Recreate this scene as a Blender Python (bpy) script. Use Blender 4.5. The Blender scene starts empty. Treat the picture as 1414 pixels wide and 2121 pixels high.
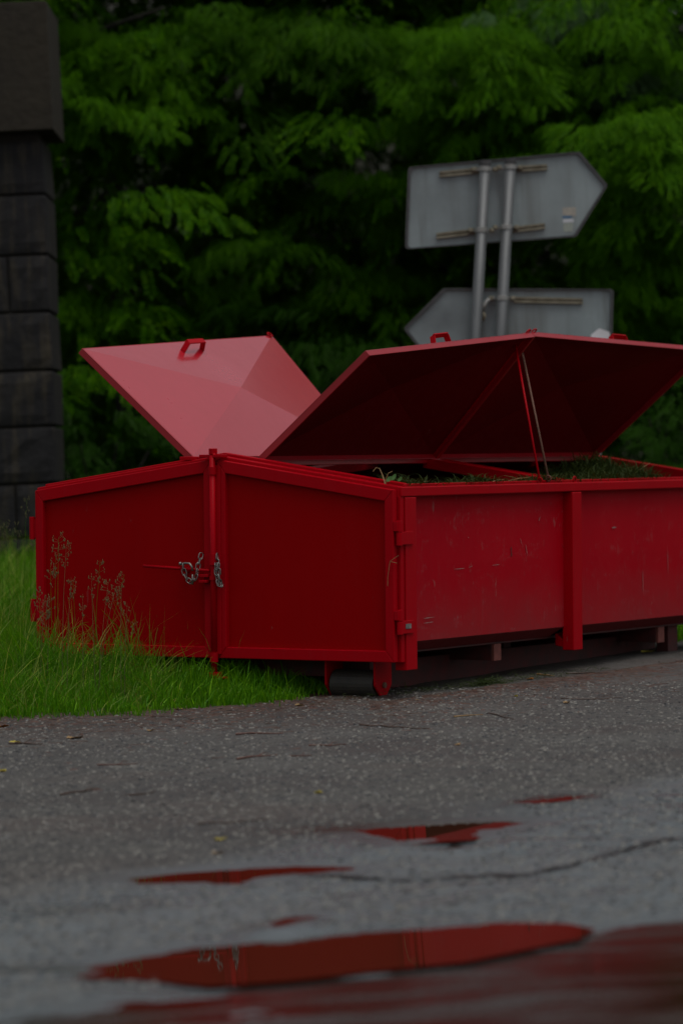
import bpy, math, random
import numpy as np
from mathutils import Matrix, Vector
random.seed(7)
rng = np.random.default_rng(7)
scene = bpy.context.scene
COL = scene.collection
PI = math.pi
rad = math.radians

# ------------------------------------------------------------------ camera
F, CU, CV = 7700.0, 707.0, 1060.5            # focal length and centre in pixels of the 1414 x 2121 photograph
CAMH = 1.46
_u = Vector((-0.047, -0.0078, 1)).normalized()
_f = Vector((0, 1, 0)); _Y = (_f - _u * _f.dot(_u)).normalized(); _X = _Y.cross(_u)
B3 = Matrix((_X, _Y, _u))                    # level camera axes -> world
def rot3(ax, ay, az):
    return Matrix.Rotation(ay, 3, 'Y') @ Matrix.Rotation(ax, 3, 'X') @ Matrix.Rotation(az, 3, 'Z')
cam = bpy.data.cameras.new('camera'); camo = bpy.data.objects.new('camera', cam); COL.objects.link(camo)
r_, f_, u_ = B3 @ Vector((1, 0, 0)), B3 @ Vector((0, 1, 0)), B3 @ Vector((0, 0, 1))
camo.matrix_world = Matrix(((r_.x, u_.x, -f_.x, 0), (r_.y, u_.y, -f_.y, 0), (r_.z, u_.z, -f_.z, CAMH), (0, 0, 0, 1)))
cam.sensor_fit = 'VERTICAL'; cam.sensor_height = 36; cam.sensor_width = 24; cam.lens = F / 2121 * 36
cam.clip_end = 2000; cam.clip_start = .1
cam.dof.use_dof = True; cam.dof.focus_distance = 19.7; cam.dof.aperture_fstop = 1.85
scene.camera = camo
# ------------------------------------------------------------------ sky, sun, exposure
w = bpy.data.worlds.new('World'); scene.world = w; w.use_nodes = True
nt = w.node_tree; nt.nodes.clear()
out = nt.nodes.new('ShaderNodeOutputWorld'); bg = nt.nodes.new('ShaderNodeBackground')
sky = nt.nodes.new('ShaderNodeTexSky'); sky.sky_type = 'NISHITA'; sky.sun_disc = False
SUN_EL, SUN_AZ = 72, 140                      # azimuth clockwise from +Y: behind the camera, to the right
sky.sun_elevation = rad(SUN_EL); sky.sun_rotation = rad(SUN_AZ); sky.dust_density = 4; sky.air_density = 1.3
hs = nt.nodes.new('ShaderNodeHueSaturation'); hs.inputs['Saturation'].default_value = .3
nt.links.new(sky.outputs[0], hs.inputs['Color']); nt.links.new(hs.outputs[0], bg.inputs[0]); nt.links.new(bg.outputs[0], out.inputs[0])
bg.inputs[1].default_value = .14
sl = bpy.data.lights.new('sun', 'SUN'); so = bpy.data.objects.new('sun', sl); COL.objects.link(so)
sl.energy = 1.2; sl.angle = rad(40); sl.color = (1, .97, .93)
sd = Vector((math.sin(rad(SUN_AZ)) * math.cos(rad(SUN_EL)), math.cos(rad(SUN_AZ)) * math.cos(rad(SUN_EL)), math.sin(rad(SUN_EL))))
so.rotation_euler = sd.to_track_quat('Z', 'Y').to_euler()
so.location = (3, -5, 20)
scene.view_settings.view_transform = 'Standard'; scene.view_settings.look = 'None'
scene.view_settings.exposure = -0.45; scene.view_settings.gamma = 1; scene.view_settings.use_curve_mapping = False
try:
    scene.cycles.use_denoising = True; scene.cycles.max_bounces = 6; scene.cycles.diffuse_bounces = 3
    scene.cycles.sample_clamp_indirect = 4
except Exception: pass

# ------------------------------------------------------------------ helpers: materials
class N:
    def __init__(s, name):
        s.m = bpy.data.materials.new(name); s.m.use_nodes = True; s.t = s.m.node_tree; s.t.nodes.clear()
        s.o = s.t.nodes.new('ShaderNodeOutputMaterial'); s.b = s.t.nodes.new('ShaderNodeBsdfPrincipled')
        s.t.links.new(s.b.outputs[0], s.o.inputs[0]); s.tc = s.t.nodes.new('ShaderNodeTexCoord')
    def l(s, a, b): s.t.links.new(a, b)
    def n(s, k, **kw):
        x = s.t.nodes.new(k)
        for a, v in kw.items(): setattr(x, a, v)
        return x
    def co(s, scale=(1, 1, 1)):
        mp = s.n('ShaderNodeMapping'); mp.inputs['Scale'].default_value = scale; s.l(s.tc.outputs['Object'], mp.inputs[0]); return mp.outputs[0]
    def noise(s, sc, det=4, scale=(1, 1, 1), rough=.55, dist=0):
        x = s.n('ShaderNodeTexNoise'); x.inputs['Scale'].default_value = sc; x.inputs['Detail'].default_value = det
        x.inputs['Roughness'].default_value = rough; x.inputs['Distortion'].default_value = dist; s.l(s.co(scale), x.inputs['Vector']); return x.outputs['Fac']
    def vor(s, sc, scale=(1, 1, 1), out='Distance', feat='F1', rnd=1):
        x = s.n('ShaderNodeTexVoronoi'); x.feature = feat; x.inputs['Scale'].default_value = sc; x.inputs['Randomness'].default_value = rnd
        s.l(s.co(scale), x.inputs['Vector']); return x.outputs[out]
    def ramp(s, v, a, b, c0=0, c1=1):
        x = s.n('ShaderNodeMapRange'); x.inputs['From Min'].default_value = a; x.inputs['From Max'].default_value = b
        x.inputs['To Min'].default_value = c0; x.inputs['To Max'].default_value = c1; s.l(v, x.inputs['Value']); return x.outputs[0]
    def mix(s, f, a, b):
        x = s.n('ShaderNodeMix', data_type='RGBA'); 
        if isinstance(f, (int, float)): x.inputs[0].default_value = f
        else: s.l(f, x.inputs[0])
        for i, c in ((6, a), (7, b)):
            if isinstance(c, tuple): x.inputs[i].default_value = (*c, 1)
            else: s.l(c, x.inputs[i])
        return x.outputs[2]
    def math(s, op, a, b=None):
        x = s.n('ShaderNodeMath', operation=op)
        for i, c in ((0, a), (1, b)):
            if c is None: continue
            if isinstance(c, (int, float)): x.inputs[i].default_value = c
            else: s.l(c, x.inputs[i])
        return x.outputs[0]
    def attr(s, name):
        x = s.n('ShaderNodeAttribute'); x.attribute_name = name; return x.outputs['Fac']
    def bump(s, h, st, dist=.01, prev=None):
        x = s.n('ShaderNodeBump'); x.inputs['Strength'].default_value = 1
        if isinstance(st, (int, float)): x.inputs['Strength'].default_value = st
        else: s.l(st, x.inputs['Strength'])
        x.inputs['Distance'].default_value = dist; s.l(h, x.inputs['Height'])
        if prev: s.l(prev, x.inputs['Normal'])
        return x.outputs[0]
    def set(s, color=None, rough=None, metal=None, spec=None, normal=None, **k):
        for key, v in (('Base Color', color), ('Roughness', rough), ('Metallic', metal), ('Specular IOR Level', spec), ('Normal', normal)):
            if v is None: continue
            if isinstance(v, tuple): s.b.inputs[key].default_value = (*v, 1)
            elif isinstance(v, (int, float)): s.b.inputs[key].default_value = v
            else: s.l(v, s.b.inputs[key])
        return s.m

def paint(name, base, dust=.5, low=False, rough=.3):
    m = N(name)
    big = m.noise(2.2, 5, (1, 1, .5)); streak = m.noise(16, 6, (1.3, 1.3, .13), .7, .6); fine = m.noise(60, 4)
    c = m.mix(m.ramp(big, .3, .75, 0, .35), base, (base[0] * .72, base[1] * .8, base[2] * .8))
    dustc = (.26, .035, .038)
    f = m.math('MULTIPLY', m.ramp(streak, .5, .82, 0, dust), m.ramp(fine, .3, .7, .5, 1))
    c = m.mix(f, c, dustc)
    if low:                                     # road spray dried on the lower side
        sep = m.n('ShaderNodeSeparateXYZ'); m.l(m.tc.outputs['Object'], sep.inputs[0])
        z = m.math('ADD', sep.outputs[2], m.ramp(m.noise(5, 6), 0, 1, -.16, .16))
        c = m.mix(m.math('MULTIPLY', m.ramp(z, .42, .06, 0, .72), m.ramp(fine, .2, .8, .6, 1)), c, (.20, .030, .032))
    sc = m.noise(22, 3, (1, 1, .35), .7); sc2 = m.noise(3.5, 2)
    chip = m.math('MULTIPLY', m.ramp(sc, .66 if low else .70, .70 if low else .73), m.ramp(sc2, .42, .6))
    c = m.mix(m.math('MULTIPLY', chip, m.ramp(m.noise(4, 2), .3, .7, .1, .6)), c, (.26, .10, .09))
    if low:
        scuff = m.ramp(m.noise(6, 7, (.7, .7, 1.3), .8, 1.5), .54, .72, 0, .6); c = m.mix(m.math('MULTIPLY', scuff, m.ramp(m.noise(90, 3, (1, 1, .2)), .45, .65)), c, (.26, .10, .10))
    scr = m.n('ShaderNodeTexWave'); 
    r = m.ramp(big, .3, .7, rough, rough + .18); r = m.math('ADD', r, m.math('MULTIPLY', f, .4))
    nrm = m.bump(m.noise(1.6, 2), .12, .02); nrm = m.bump(fine, .05, .002, nrm)
    return m.set(c, r, spec=.5 if 'lid' in name else (.04 if 'door' in name else .06), normal=nrm)
RED = (.34, .0002, .005)
M = {}
M['red'] = paint('red_paint', RED, .16)
M['reddoor'] = paint('red_door_paint', (.27, .0001, .001), .05, rough=.45)
M['redside'] = paint('red_side_paint', (.36, .0001, .007), .22, True, .40)
M['redrim'] = paint('red_rim_lid_paint', (.28, .0006, .006), .1, rough=.3)
M['under'] = paint('red_shaded_inner_door', (.12, .002, .003), .25, rough=.55)  # lid underside: same paint, its shade put into a darker red
M['lid'] = paint('red_lid_paint', (.38, .002, .012), .30, rough=.26)
for n_ in M['lid'].node_tree.nodes:
    if n_.type == 'BSDF_PRINCIPLED': n_.inputs['Coat Weight'].default_value = 1; n_.inputs['Coat Roughness'].default_value = .12
M['chamfer'] = paint('muddy_red_paint', (.10, .012, .012), .8, True, .6)
def simple(name, c, c2=None, rough=.6, metal=0, sc=8, spec=.5, bump=.15, scale=(1, 1, 1)):
    m = N(name); n_ = m.noise(sc, 5, scale)
    col = m.mix(m.ramp(n_, .3, .7), c, c2 or tuple(x * .6 for x in c))
    return m.set(col, rough, metal, spec, m.bump(m.noise(sc * 5, 4), bump, .005))
M['redold'] = simple('worn_dark_red_paint', (.085, .006, .006), (.035, .012, .010), .7, sc=14)
M['tab'] = simple('rusty_salmon_paint', (.22, .06, .045), (.14, .04, .03), .8, sc=30)
M['roller'] = simple('black_steel_roller', (.020, .018, .015), (.035, .028, .02), .6, .2, sc=20)
M['chain'] = simple('galvanised_chain', (.26, .26, .24), (.13, .12, .11), .4, .8, sc=60)
M['rod'] = simple('rusty_rod', (.14, .05, .03), (.08, .04, .02), .7, sc=40)
M['dark'] = simple('black_rubber', (.012, .012, .012), rough=.6)
M['pole'] = simple('galvanised_pole', (.120, .126, .128), (.068, .072, .074), .5, .35, sc=5, scale=(1, 1, .3))
M['clamp'] = simple('zinc_clamp', (.32, .32, .31), (.2, .2, .18), .5, .4, sc=30)
M['rail'] = simple('weathered_channel', (.24, .22, .16), (.12, .10, .06), .6, .2, sc=16)
M['rim'] = simple('dark_sign_rim', (.05, .05, .05), (.03, .03, .03), .6, sc=20)
m = N('sign_back_aluminium')
cloud = m.noise(1.6, 5); st = m.noise(5, 5, (1.5, 1.5, .12))
c = m.mix(m.ramp(cloud, .3, .7), (.26, .31, .315), (.11, .125, .13))
c = m.mix(m.ramp(st, .48, .70, 0, .8), c, (.085, .088, .080))
c = m.mix(m.ramp(m.noise(.9, 3), .45, .65, 0, .5), c, (.27, .31, .31))
M['sign'] = m.set(c, .55, .15, .4, m.bump(m.noise(30, 4), .05))
M['white'] = simple('white_plate', (.62, .64, .66), (.5, .5, .5), .5)
M['sticker_tan'] = simple('sticker_tan', (.36, .33, .27), (.26, .25, .22), .6, sc=40)
M['sticker_blue'] = simple('sticker_blue', (.05, .13, .25), (.07, .16, .26), .6)
M['sticker_white'] = simple('sticker_white', (.55, .57, .6), (.4, .4, .42), .6, sc=60)
M['sticker_grey'] = simple('sticker_grey', (.30, .33, .28), (.22, .25, .22), .6, sc=60)
def stonem(name, a, b, e):
    m = N(name); n1 = m.noise(3, 6, (1, 1, .6)); n2 = m.noise(14, 6); st = m.noise(6, 4, (2, 2, .25))
    c = m.mix(m.ramp(n1, .3, .7), a, b); c = m.mix(m.ramp(st, .5, .7, 0, .8), c, e); c = m.mix(m.ramp(m.noise(5, 5), .5, .7, 0, .6), c, a)
    return m.set(c, .85, spec=.3, normal=m.bump(n2, .5, .02))
M['stone'] = stonem('dark_wet_stone', (.015, .014, .014), (.007, .007, .008), (.055, .044, .026))
M['cap'] = stonem('brown_concrete', (.026, .021, .013), (.020, .016, .011), (.016, .013, .009))
M['mortar'] = simple('mortar', (.014, .012, .009), (.022, .018, .012), .9)
def leafm(name, a, b, trans=.35, rough=.5, spec=.2, sc=1.3):
    m = N(name); n_ = m.noise(sc, 3); n2 = m.noise(17, 2)
    f = m.math('MULTIPLY', m.math('ADD', m.ramp(n_, .3, .7), m.ramp(n2, .3, .7)), .5)
    tn = m.attr('tint')
    c = m.mix(f, a, b); c = m.mix(m.ramp(tn, 0, 1, 0, 1), c, (b[0] * 2.0, b[1] * 1.5, b[2] * 1.2)); m.set(c, rough, spec=spec)
    t = m.n('ShaderNodeBsdfTranslucent'); m.l(m.mix(.5, c, (b[0] * 1.4, b[1] * 1.4, b[2])), t.inputs[0])
    x = m.n('ShaderNodeMixShader'); x.inputs[0].default_value = trans
    m.l(m.b.outputs[0], x.inputs[1]); m.l(t.outputs[0], x.inputs[2]); m.l(x.outputs[0], m.o.inputs[0]); return m.m
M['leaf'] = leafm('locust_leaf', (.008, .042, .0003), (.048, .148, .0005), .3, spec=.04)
M['leafshade'] = leafm('shaded_locust_leaf', (.007, .032, .0003), (.030, .095, .0005), .3, spec=.04)  # darker copy of the locust leaf, crown shade put into its colour
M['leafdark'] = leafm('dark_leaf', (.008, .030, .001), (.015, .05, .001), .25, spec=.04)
M['leafblue'] = leafm('hazed_blue_green_leaf', (.045, .105, .035), (.07, .15, .055), .3, spec=.08)  # pale blue of distance haze put into the leaf colour
M['grass'] = leafm('grass_blade', (.028, .125, .002), (.08, .24, .003), .4, .45, .15, 2.5)
M['grassdry'] = leafm('ripening_grass', (.12, .12, .05), (.17, .16, .07), .3, .6)
M['clip'] = leafm('grass_clippings', (.010, .026, .004), (.045, .06, .010), .2, .7, sc=6)
M['yellow'] = leafm('yellow_leaf', (.42, .36, .05), (.5, .4, .08), .2)
M['tan'] = leafm('tan_leaf', (.30, .20, .09), (.22, .12, .05), .1)
M['orange'] = leafm('orange_leaf', (.35, .12, .02), (.3, .1, .02), .1)
M['twig'] = simple('wet_twig', (.035, .018, .012), (.06, .028, .016), .6, sc=30)
M['twigred'] = simple('reddish_twig', (.10, .032, .018), (.06, .02, .012), .6, sc=30)
M['bark'] = simple('bark', (.03, .025, .018), (.015, .013, .01), .9, sc=6, bump=.8, scale=(1, 1, .3))
M['pebble'] = simple('pale_pebble', (.20, .20, .19), (.12, .12, .12), .6, sc=20)
M['pebbledark'] = simple('dark_pebble', (.02, .02, .022), (.035, .035, .037), .5, sc=20)
M['pebblemid'] = simple('grey_stone', (.20, .19, .165), (.05, .048, .044), .65, sc=40)
M['pebbleblack'] = simple('dark_stone', (.014, .014, .015), (.03, .03, .032), .6, sc=40)
M['hill'] = simple('leaf_litter_slope', (.018, .016, .008), (.010, .012, .005), .95, sc=1)
# ------------------------------------------------------------------ helpers: meshes
class MB:
    def __init__(s): s.v = []; s.f = []
    def add(s, v, f):
        o = len(s.v); s.v += [tuple(p) for p in v]; s.f += [tuple(i + o for i in q) for q in f]; return s
    def prism(s, base, top):
        n = len(base); return s.add(list(base) + list(top), [tuple(range(n))[::-1], tuple(range(n, 2 * n))] + [(i, (i + 1) % n, n + (i + 1) % n, n + i) for i in range(n)])
    def box(s, x0, x1, y0, y1, z0, z1):
        return s.prism([(x0, y0, z0), (x1, y0, z0), (x1, y1, z0), (x0, y1, z0)], [(x0, y0, z1), (x1, y0, z1), (x1, y1, z1), (x0, y1, z1)])
    def bar(s, p, q, wd, ht, up=(0, 0, 1)):
        p, q, up = Vector(p), Vector(q), Vector(up); d = (q - p).normalized(); sd_ = d.cross(up).normalized(); u2 = sd_.cross(d)
        c = [sd_ * a * wd / 2 + u2 * b * ht / 2 for a, b in ((-1, -1), (1, -1), (1, 1), (-1, 1))]
        return s.prism([p + x for x in c], [q + x for x in c])
    def tube(s, pts, r, n=8, cap=True, closed=False):
        pts = [Vector(p) for p in pts]; rs = r if isinstance(r, (list, tuple)) else [r] * len(pts)
        rings = []; prev = None; L = len(pts)
        for i, p in enumerate(pts):
            if closed: d = pts[(i + 1) % L] - pts[i - 1]
            else: d = pts[min(i + 1, L - 1)] - pts[max(i - 1, 0)]
            d = d.normalized() if d.length > 1e-9 else Vector((0, 0, 1))
            if prev is None: a = d.orthogonal().normalized()
            else: a = (prev - d * prev.dot(d)).normalized()
            prev = a; b = d.cross(a)
            rings.append([p + (a * math.cos(2 * PI * k / n) + b * math.sin(2 * PI * k / n)) * rs[i] for k in range(n)])
        o = len(s.v)
        for rg in rings: s.v += [tuple(x) for x in rg]
        for i in range(L if closed else L - 1):
            j = (i + 1) % L
            for k in range(n): s.f.append((o + i * n + k, o + i * n + (k + 1) % n, o + j * n + (k + 1) % n, o + j * n + k))
        if cap and not closed:
            s.f.append(tuple(o + k for k in range(n))[::-1]); s.f.append(tuple(o + (L - 1) * n + k for k in range(n)))
        return s
    def build(s, name, mat, parent=None, bevel=0, smooth=False):
        me = bpy.data.meshes.new(name); me.from_pydata(s.v, [], s.f); me.update()
        return link(name, me, mat, parent, bevel, smooth)
def link(name, me, mat, parent=None, bevel=0, smooth=False):
    me.materials.append(M[mat] if isinstance(mat, str) else mat)
    if smooth: me.polygons.foreach_set('use_smooth', [True] * len(me.polygons))
    o = bpy.data.objects.new(name, me); COL.objects.link(o)
    if parent: o.parent = parent
    if bevel:
        bv = o.modifiers.new('bevel', 'BEVEL'); bv.width = bevel; bv.segments = 2; bv.limit_method = 'ANGLE'; bv.angle_limit = rad(30)
    return o
def npmesh(name, V, Fq, mat, parent=None, attrs=None, smooth=False):
    me = bpy.data.meshes.new(name); V = np.asarray(V, np.float32); Fq = np.asarray(Fq, np.int32); k = Fq.shape[1]
    me.vertices.add(len(V)); me.vertices.foreach_set('co', V.ravel())
    me.loops.add(Fq.size); me.loops.foreach_set('vertex_index', Fq.ravel())
    me.polygons.add(len(Fq)); me.polygons.foreach_set('loop_start', np.arange(0, Fq.size, k, dtype=np.int32))
    if smooth: me.polygons.foreach_set('use_smooth', np.ones(len(Fq), bool))
    me.update(calc_edges=True)
    for a, vals in (attrs or {}).items():
        at = me.attributes.new(a, 'FLOAT', 'POINT'); at.data.foreach_set('value', np.asarray(vals, np.float32))
    return link(name, me, mat, parent)
def tag(o, label=None, cat=None, group=None, kind=None):
    if label: o['label'] = label
    if cat: o['category'] = cat
    if group: o['group'] = group
    if kind: o['kind'] = kind
    return o
def thing(name, label, cat, loc=(0, 0, 0), group=None):
    o = bpy.data.objects.new(name, None); COL.objects.link(o); o.location = loc; o.empty_display_size = .1
    return tag(o, label, cat, group)
def at(u, v, dist):                            # point at a distance (metres along the view) seen at a photograph pixel
    return B3 @ Vector(((u - CU) / F * dist, dist, -(v - CV) / F * dist)) + Vector((0, 0, CAMH))
# ------------------------------------------------------------------ lie of the land
GY = [-200, 6, 10.5, 11.65, 13.5, 14.5, 16.5, 19.5, 23, 30, 60, 400]
GZ = [-.1, -.04, -.02, .0, .045, .09, .21, .33, .41, .55, 1.5, 14]
def smooth01(t): t = np.clip(t, 0, 1); return t * t * (3 - 2 * t)
def land(x, y):
    x = np.asarray(x, float); y = np.asarray(y, float)
    z = np.interp(y, GY, GZ)
    z = z - .026 * np.clip(x, -4, 4) * smooth01((y - 13) / 5)
    z = z + .030 * smooth01((-x - .9) / 1.2) * np.clip(y - 19.5, 0, 9)     # bank rising to the left behind the container
    return z
def ground_at(u, v, fn=land):
    d = B3 @ Vector(((u - CU) / F, 1, -(v - CV) / F)); a, b = 5., 60.
    g = lambda s: CAMH + d.z * s - float(fn(d.x * s, d.y * s))
    for _ in range(50):
        m_ = (a + b) / 2
        if g(m_) > 0: a = m_
        else: b = m_
    return Vector((d.x * a, d.y * a, CAMH + d.z * a))
def level_at(u, v, z):
    d = B3 @ Vector(((u - CU) / F, 1, -(v - CV) / F)); s = (z - CAMH) / d.z; return (d.x * s, d.y * s)
# puddles: water level, outline (photo pixels laid on that level)
PUD = [
 (.085, [(728, 1722), (770, 1716), (850, 1708), (960, 1701), (1060, 1700), (1100, 1704), (1050, 1712), (985, 1722), (960, 1732), (880, 1738), (830, 1743), (770, 1733)], 'small puddle with brown and red reflection, halfway to the container'),
 (.050, [(262, 1822), (300, 1816), (380, 1806), (480, 1800), (600, 1797), (720, 1800), (640, 1808), (560, 1816), (490, 1826), (380, 1829), (300, 1828)], 'long narrow puddle reflecting the left door and grass stalks'),
 (.0, [(185, 2008), (250, 1988), (400, 1964), (560, 1948), (800, 1933), (1000, 1922), (1110, 1922), (1160, 1932), (1120, 1950), (1020, 1966), (900, 1986), (760, 1998), (620, 2016), (480, 2028), (360, 2018), (260, 2018)], 'long puddle reflecting the two chains and the door corner'),
 (-.012, [(-20, 2150), (60, 2112), (330, 2072), (640, 2040), (900, 2000), (1120, 1968), (1260, 1932), (1440, 1912), (1560, 1905), (1600, 2200), (300, 2260)], 'large gritty puddle at the near right edge of the road'),
 (.125, [(1075, 1660), (1120, 1655), (1190, 1648), (1225, 1650), (1180, 1657), (1110, 1663)], 'thin puddle streak farthest away on the right'),
 (.072, [(900, 1755), (940, 1750), (990, 1749), (960, 1756), (915, 1758)], 'tiny puddle just below the brown and red one'),
 (.028, [(565, 1912), (600, 1902), (660, 1890), (670, 1896), (620, 1910), (580, 1918)], 'faint reddish puddle sliver above the long near puddle'),
]
PUDW = [(z, np.array([level_at(u, v, z) for u, v in pts]), lab) for z, pts, lab in PUD]
def sdist(px, py, poly):
    d = np.full(px.shape, 1e9); ins = np.zeros(px.shape, bool); n = len(poly)
    for i in range(n):
        ax, ay = poly[i]; bx, by = poly[(i + 1) % n]; ex, ey = bx - ax, by - ay
        t = np.clip(((px - ax) * ex + (py - ay) * ey) / (ex * ex + ey * ey), 0, 1)
        d = np.minimum(d, np.hypot(px - ax - t * ex, py - ay - t * ey))
        c = ((ay > py) != (by > py)) & (px < (bx - ax) * (py - ay) / (by - ay + 1e-12) + ax); ins ^= c
    return np.where(ins, -d, d)
def vnoise(x, y, sc, seed=0):
    r = np.random.default_rng(seed).random((256, 256)); X = x * sc; Y = y * sc; i = np.floor(X).astype(int); j = np.floor(Y).astype(int)
    fx = X - i; fy = Y - j; fx = fx * fx * (3 - 2 * fx); fy = fy * fy * (3 - 2 * fy); g = lambda a, b: r[a % 256, b % 256]
    return (g(i, j) * (1 - fx) + g(i + 1, j) * fx) * (1 - fy) + (g(i, j + 1) * (1 - fx) + g(i + 1, j + 1) * fx) * fy - .5
def ground_z(x, y):
    x = np.asarray(x, float); y = np.asarray(y, float); z = land(x, y)
    rel = vnoise(x, y, 4, 1) * .010 + vnoise(x, y, 11, 2) * .005 + vnoise(x, y, 22, 3) * .005 + vnoise(x * .35, y, 14, 6) * .006
    wet = np.zeros_like(z)
    near = (y < 20) & (np.abs(x) < 4)
    zz = z + rel * np.where(y < 25, 1, 4)
    for k, (lv, poly, lab) in enumerate(PUDW):
        d = sdist(x, y, poly); R_ = .5 if k in (0, 1, 2) else (.9 if k == 3 else .4 if k == 7 else .15)
        dep = .012 if k < 3 else (.006 if k in (3, 7) else .004)
        prof = np.where(d < 0, -dep * smooth01(-d / .10), (.04 if k < 3 else .02 if k in (3, 7) else .05) * np.clip(d, 0, .3))
        tgt = lv + prof + rel * (.5 if k != 3 else .75)
        wgt = 1 - smooth01(np.clip(d, 0, None) / R_)
        zz = zz * (1 - wgt) + tgt * wgt; wet = np.maximum(wet, 1 - smooth01(np.clip(d, 0, None) / (R_ * 1.3)))
    return zz, wet
# edge of the road, traced on the ground
EDGE = [ground_at(u, v) for u, v in ((-900, 1500), (-300, 1488), (0, 1483), (100, 1476), (300, 1468), (500, 1458), (610, 1444), (700, 1430))]
EX = [p.x for p in EDGE] + [.35, 2.0, 2.9, 12, 60]; EY = [p.y for p in EDGE] + [20.6, 23.4, 23.9, 30, 50]
def verge(x, y): return y - np.interp(x, EX, EY) + vnoise(x, y, 3, 9) * .32 + vnoise(x, y, 9, 8) * .26 + vnoise(x, y, 21, 7) * .12
def axis(lo, hi, st, far_lo, far_hi):
    a = list(np.arange(lo, hi, st)); s_ = st; x = hi
    while x < far_hi: a.append(x); s_ *= 1.25; x += s_
    a.append(far_hi); s_ = st; x = lo - st; b = []
    while x > far_lo: b.append(x); s_ *= 1.25; x -= s_
    b.append(far_lo); return np.array(b[::-1] + a)
gx = axis(-2.1, 2.6, .022, -400, 400); gy = axis(9.6, 20.5, .026, -400, 400)
XX, YY = np.meshgrid(gx, gy); ZZ, WET = ground_z(XX, YY)
VG = verge(XX, YY)
nx, ny = len(gx), len(gy)
idx = np.arange(nx * ny).reshape(ny, nx)
quads = np.stack([idx[:-1, :-1], idx[:-1, 1:], idx[1:, 1:], idx[1:, :-1]], -1).reshape(-1, 4)
GV = np.stack([XX, YY, ZZ], -1).reshape(-1, 3)
fverge = (VG.ravel()[quads].mean(1) > 0)
dirt = np.clip(1 - np.clip(-VG, 0, None) / (1.5 + 1.4 * vnoise(XX, YY, .9, 5)), 0, 1) ** 1.5
sheen = smooth01((14.75 + 1.2 * np.clip(XX, -1.6, 1.6) + vnoise(XX * .6, YY, 1.3, 51) * 1.1 + vnoise(XX * .5, YY, 4, 52) * .5 - YY) / 1.0)             # smoother, wetter road near the camera; its pale sky sheen is painted in
def sub(mask):
    q = quads[mask]; u, inv = np.unique(q, return_inverse=True); return u, inv.reshape(-1, 4)
# road material
m = N('wet_asphalt')
dA, wA, sA = m.attr('dirt'), m.attr('wet'), m.attr('sheen')
v1 = m.vor(95, out='Color'); v2 = m.vor(38, out='Color'); vd = m.vor(95); vd2 = m.vor(38)
big = m.noise(.9, 6); mid = m.noise(5, 6, (.6, 1.6, 1)); gr = m.noise(55, 4, (1, .35, 1), .7); fine = m.noise(300, 2)
def g1(v): 
    s_ = m.n('ShaderNodeSeparateColor'); m.l(v, s_.inputs[0]); return s_.outputs[0]
agg = m.math('ADD', m.math('MULTIPLY', g1(v1), .6), m.math('MULTIPLY', g1(v2), .4))
c = m.mix(m.ramp(agg, .15, .85), (.034, .034, .033), (.115, .113, .106))
c = m.mix(m.ramp(agg, .84, .95, 0, .8), c, (.27, .26, .23)); c = m.mix(m.ramp(m.noise(16, 5, (.8, 1.2, 1), .7), .5, .7, 0, .55), c, (.020, .019, .018))
c = m.mix(m.ramp(gr, .45, .68, 0, .75), c, (.03, .03, .03)); c = m.mix(m.ramp(gr, .45, .3, 0, .5), c, (.15, .148, .14))
c = m.mix(m.ramp(mid, .35, .7, 0, .45), c, (.047, .046, .045))
c = m.mix(m.math('MULTIPLY', dA, m.ramp(m.noise(3, 6, (.7, 2, 1)), .25, .5)), c, m.mix(m.noise(40, 4), (.012, .009, .007), (.042, .024, .016)))
c = m.mix(m.math('MULTIPLY', m.ramp(m.noise(1.4, 5, (.5, 1.5, 1)), .5, .7), m.math('SUBTRACT', .45, m.math('MULTIPLY', sA, .35))), c, (.075, .040, .032))
pt = m.noise(1.1, 7, (.7, 1.3, 1), .62, .4); c = m.mix(m.ramp(pt, .50, .62, 0, .55), c, (.028, .027, .027)); c = m.mix(m.ramp(pt, .46, .36, 0, .45), c, (.12, .118, .112))
wetm = m.math('MAXIMUM', wA, sA)
c = m.mix(m.math('MULTIPLY', wA, .6), c, (.030, .030, .029))
c = m.mix(m.math('SUBTRACT', .45, m.math('MULTIPLY', sA, .45)), c, (.036, .031, .023)); c = m.mix(m.math('MULTIPLY', sA, .66), c, (.118, .136, .146))  # sky sheen put into the base colour as pale blue-grey
r = m.math('SUBTRACT', .72, m.math('MULTIPLY', wetm, .38)); r = m.math('SUBTRACT', r, m.ramp(pt, .5, .62, 0, .2)); r = m.math('ADD', r, m.ramp(mid, .3, .7, -.06, .06))
h = m.math('ADD', m.math('MULTIPLY', vd2, .6), vd)
nrm = m.bump(h, m.math('SUBTRACT', .9, m.math('MULTIPLY', wetm, .62)), .006)
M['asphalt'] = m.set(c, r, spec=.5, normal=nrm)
m = N('dark_soil'); M['soil'] = m.set(m.mix(m.noise(12, 5), (.012, .010, .006), (.028, .03, .010)), .95, normal=m.bump(m.noise(30, 5), .6, .02))
m = N('puddle_water'); m.set((.035, .016, .008), .02, spec=.5, normal=m.bump(m.noise(7, 2), .006, .01))
m.b.inputs['Transmission Weight'].default_value = 0; M['water'] = m.m
m = N('wet_film'); n1 = m.noise(3.2, 6, (.45, 1.3, 1), .6, .5); n2 = m.noise(45, 3)
m.set(m.mix(m.ramp(n1, .4, .65), (.022, .012, .008), (.045, .043, .042)), m.math('ADD', m.ramp(n1, .38, .66, .07, .30), m.ramp(n2, .5, .8, 0, .12)), spec=.5, normal=m.bump(n2, .05, .003)); M['film'] = m.m
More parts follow.
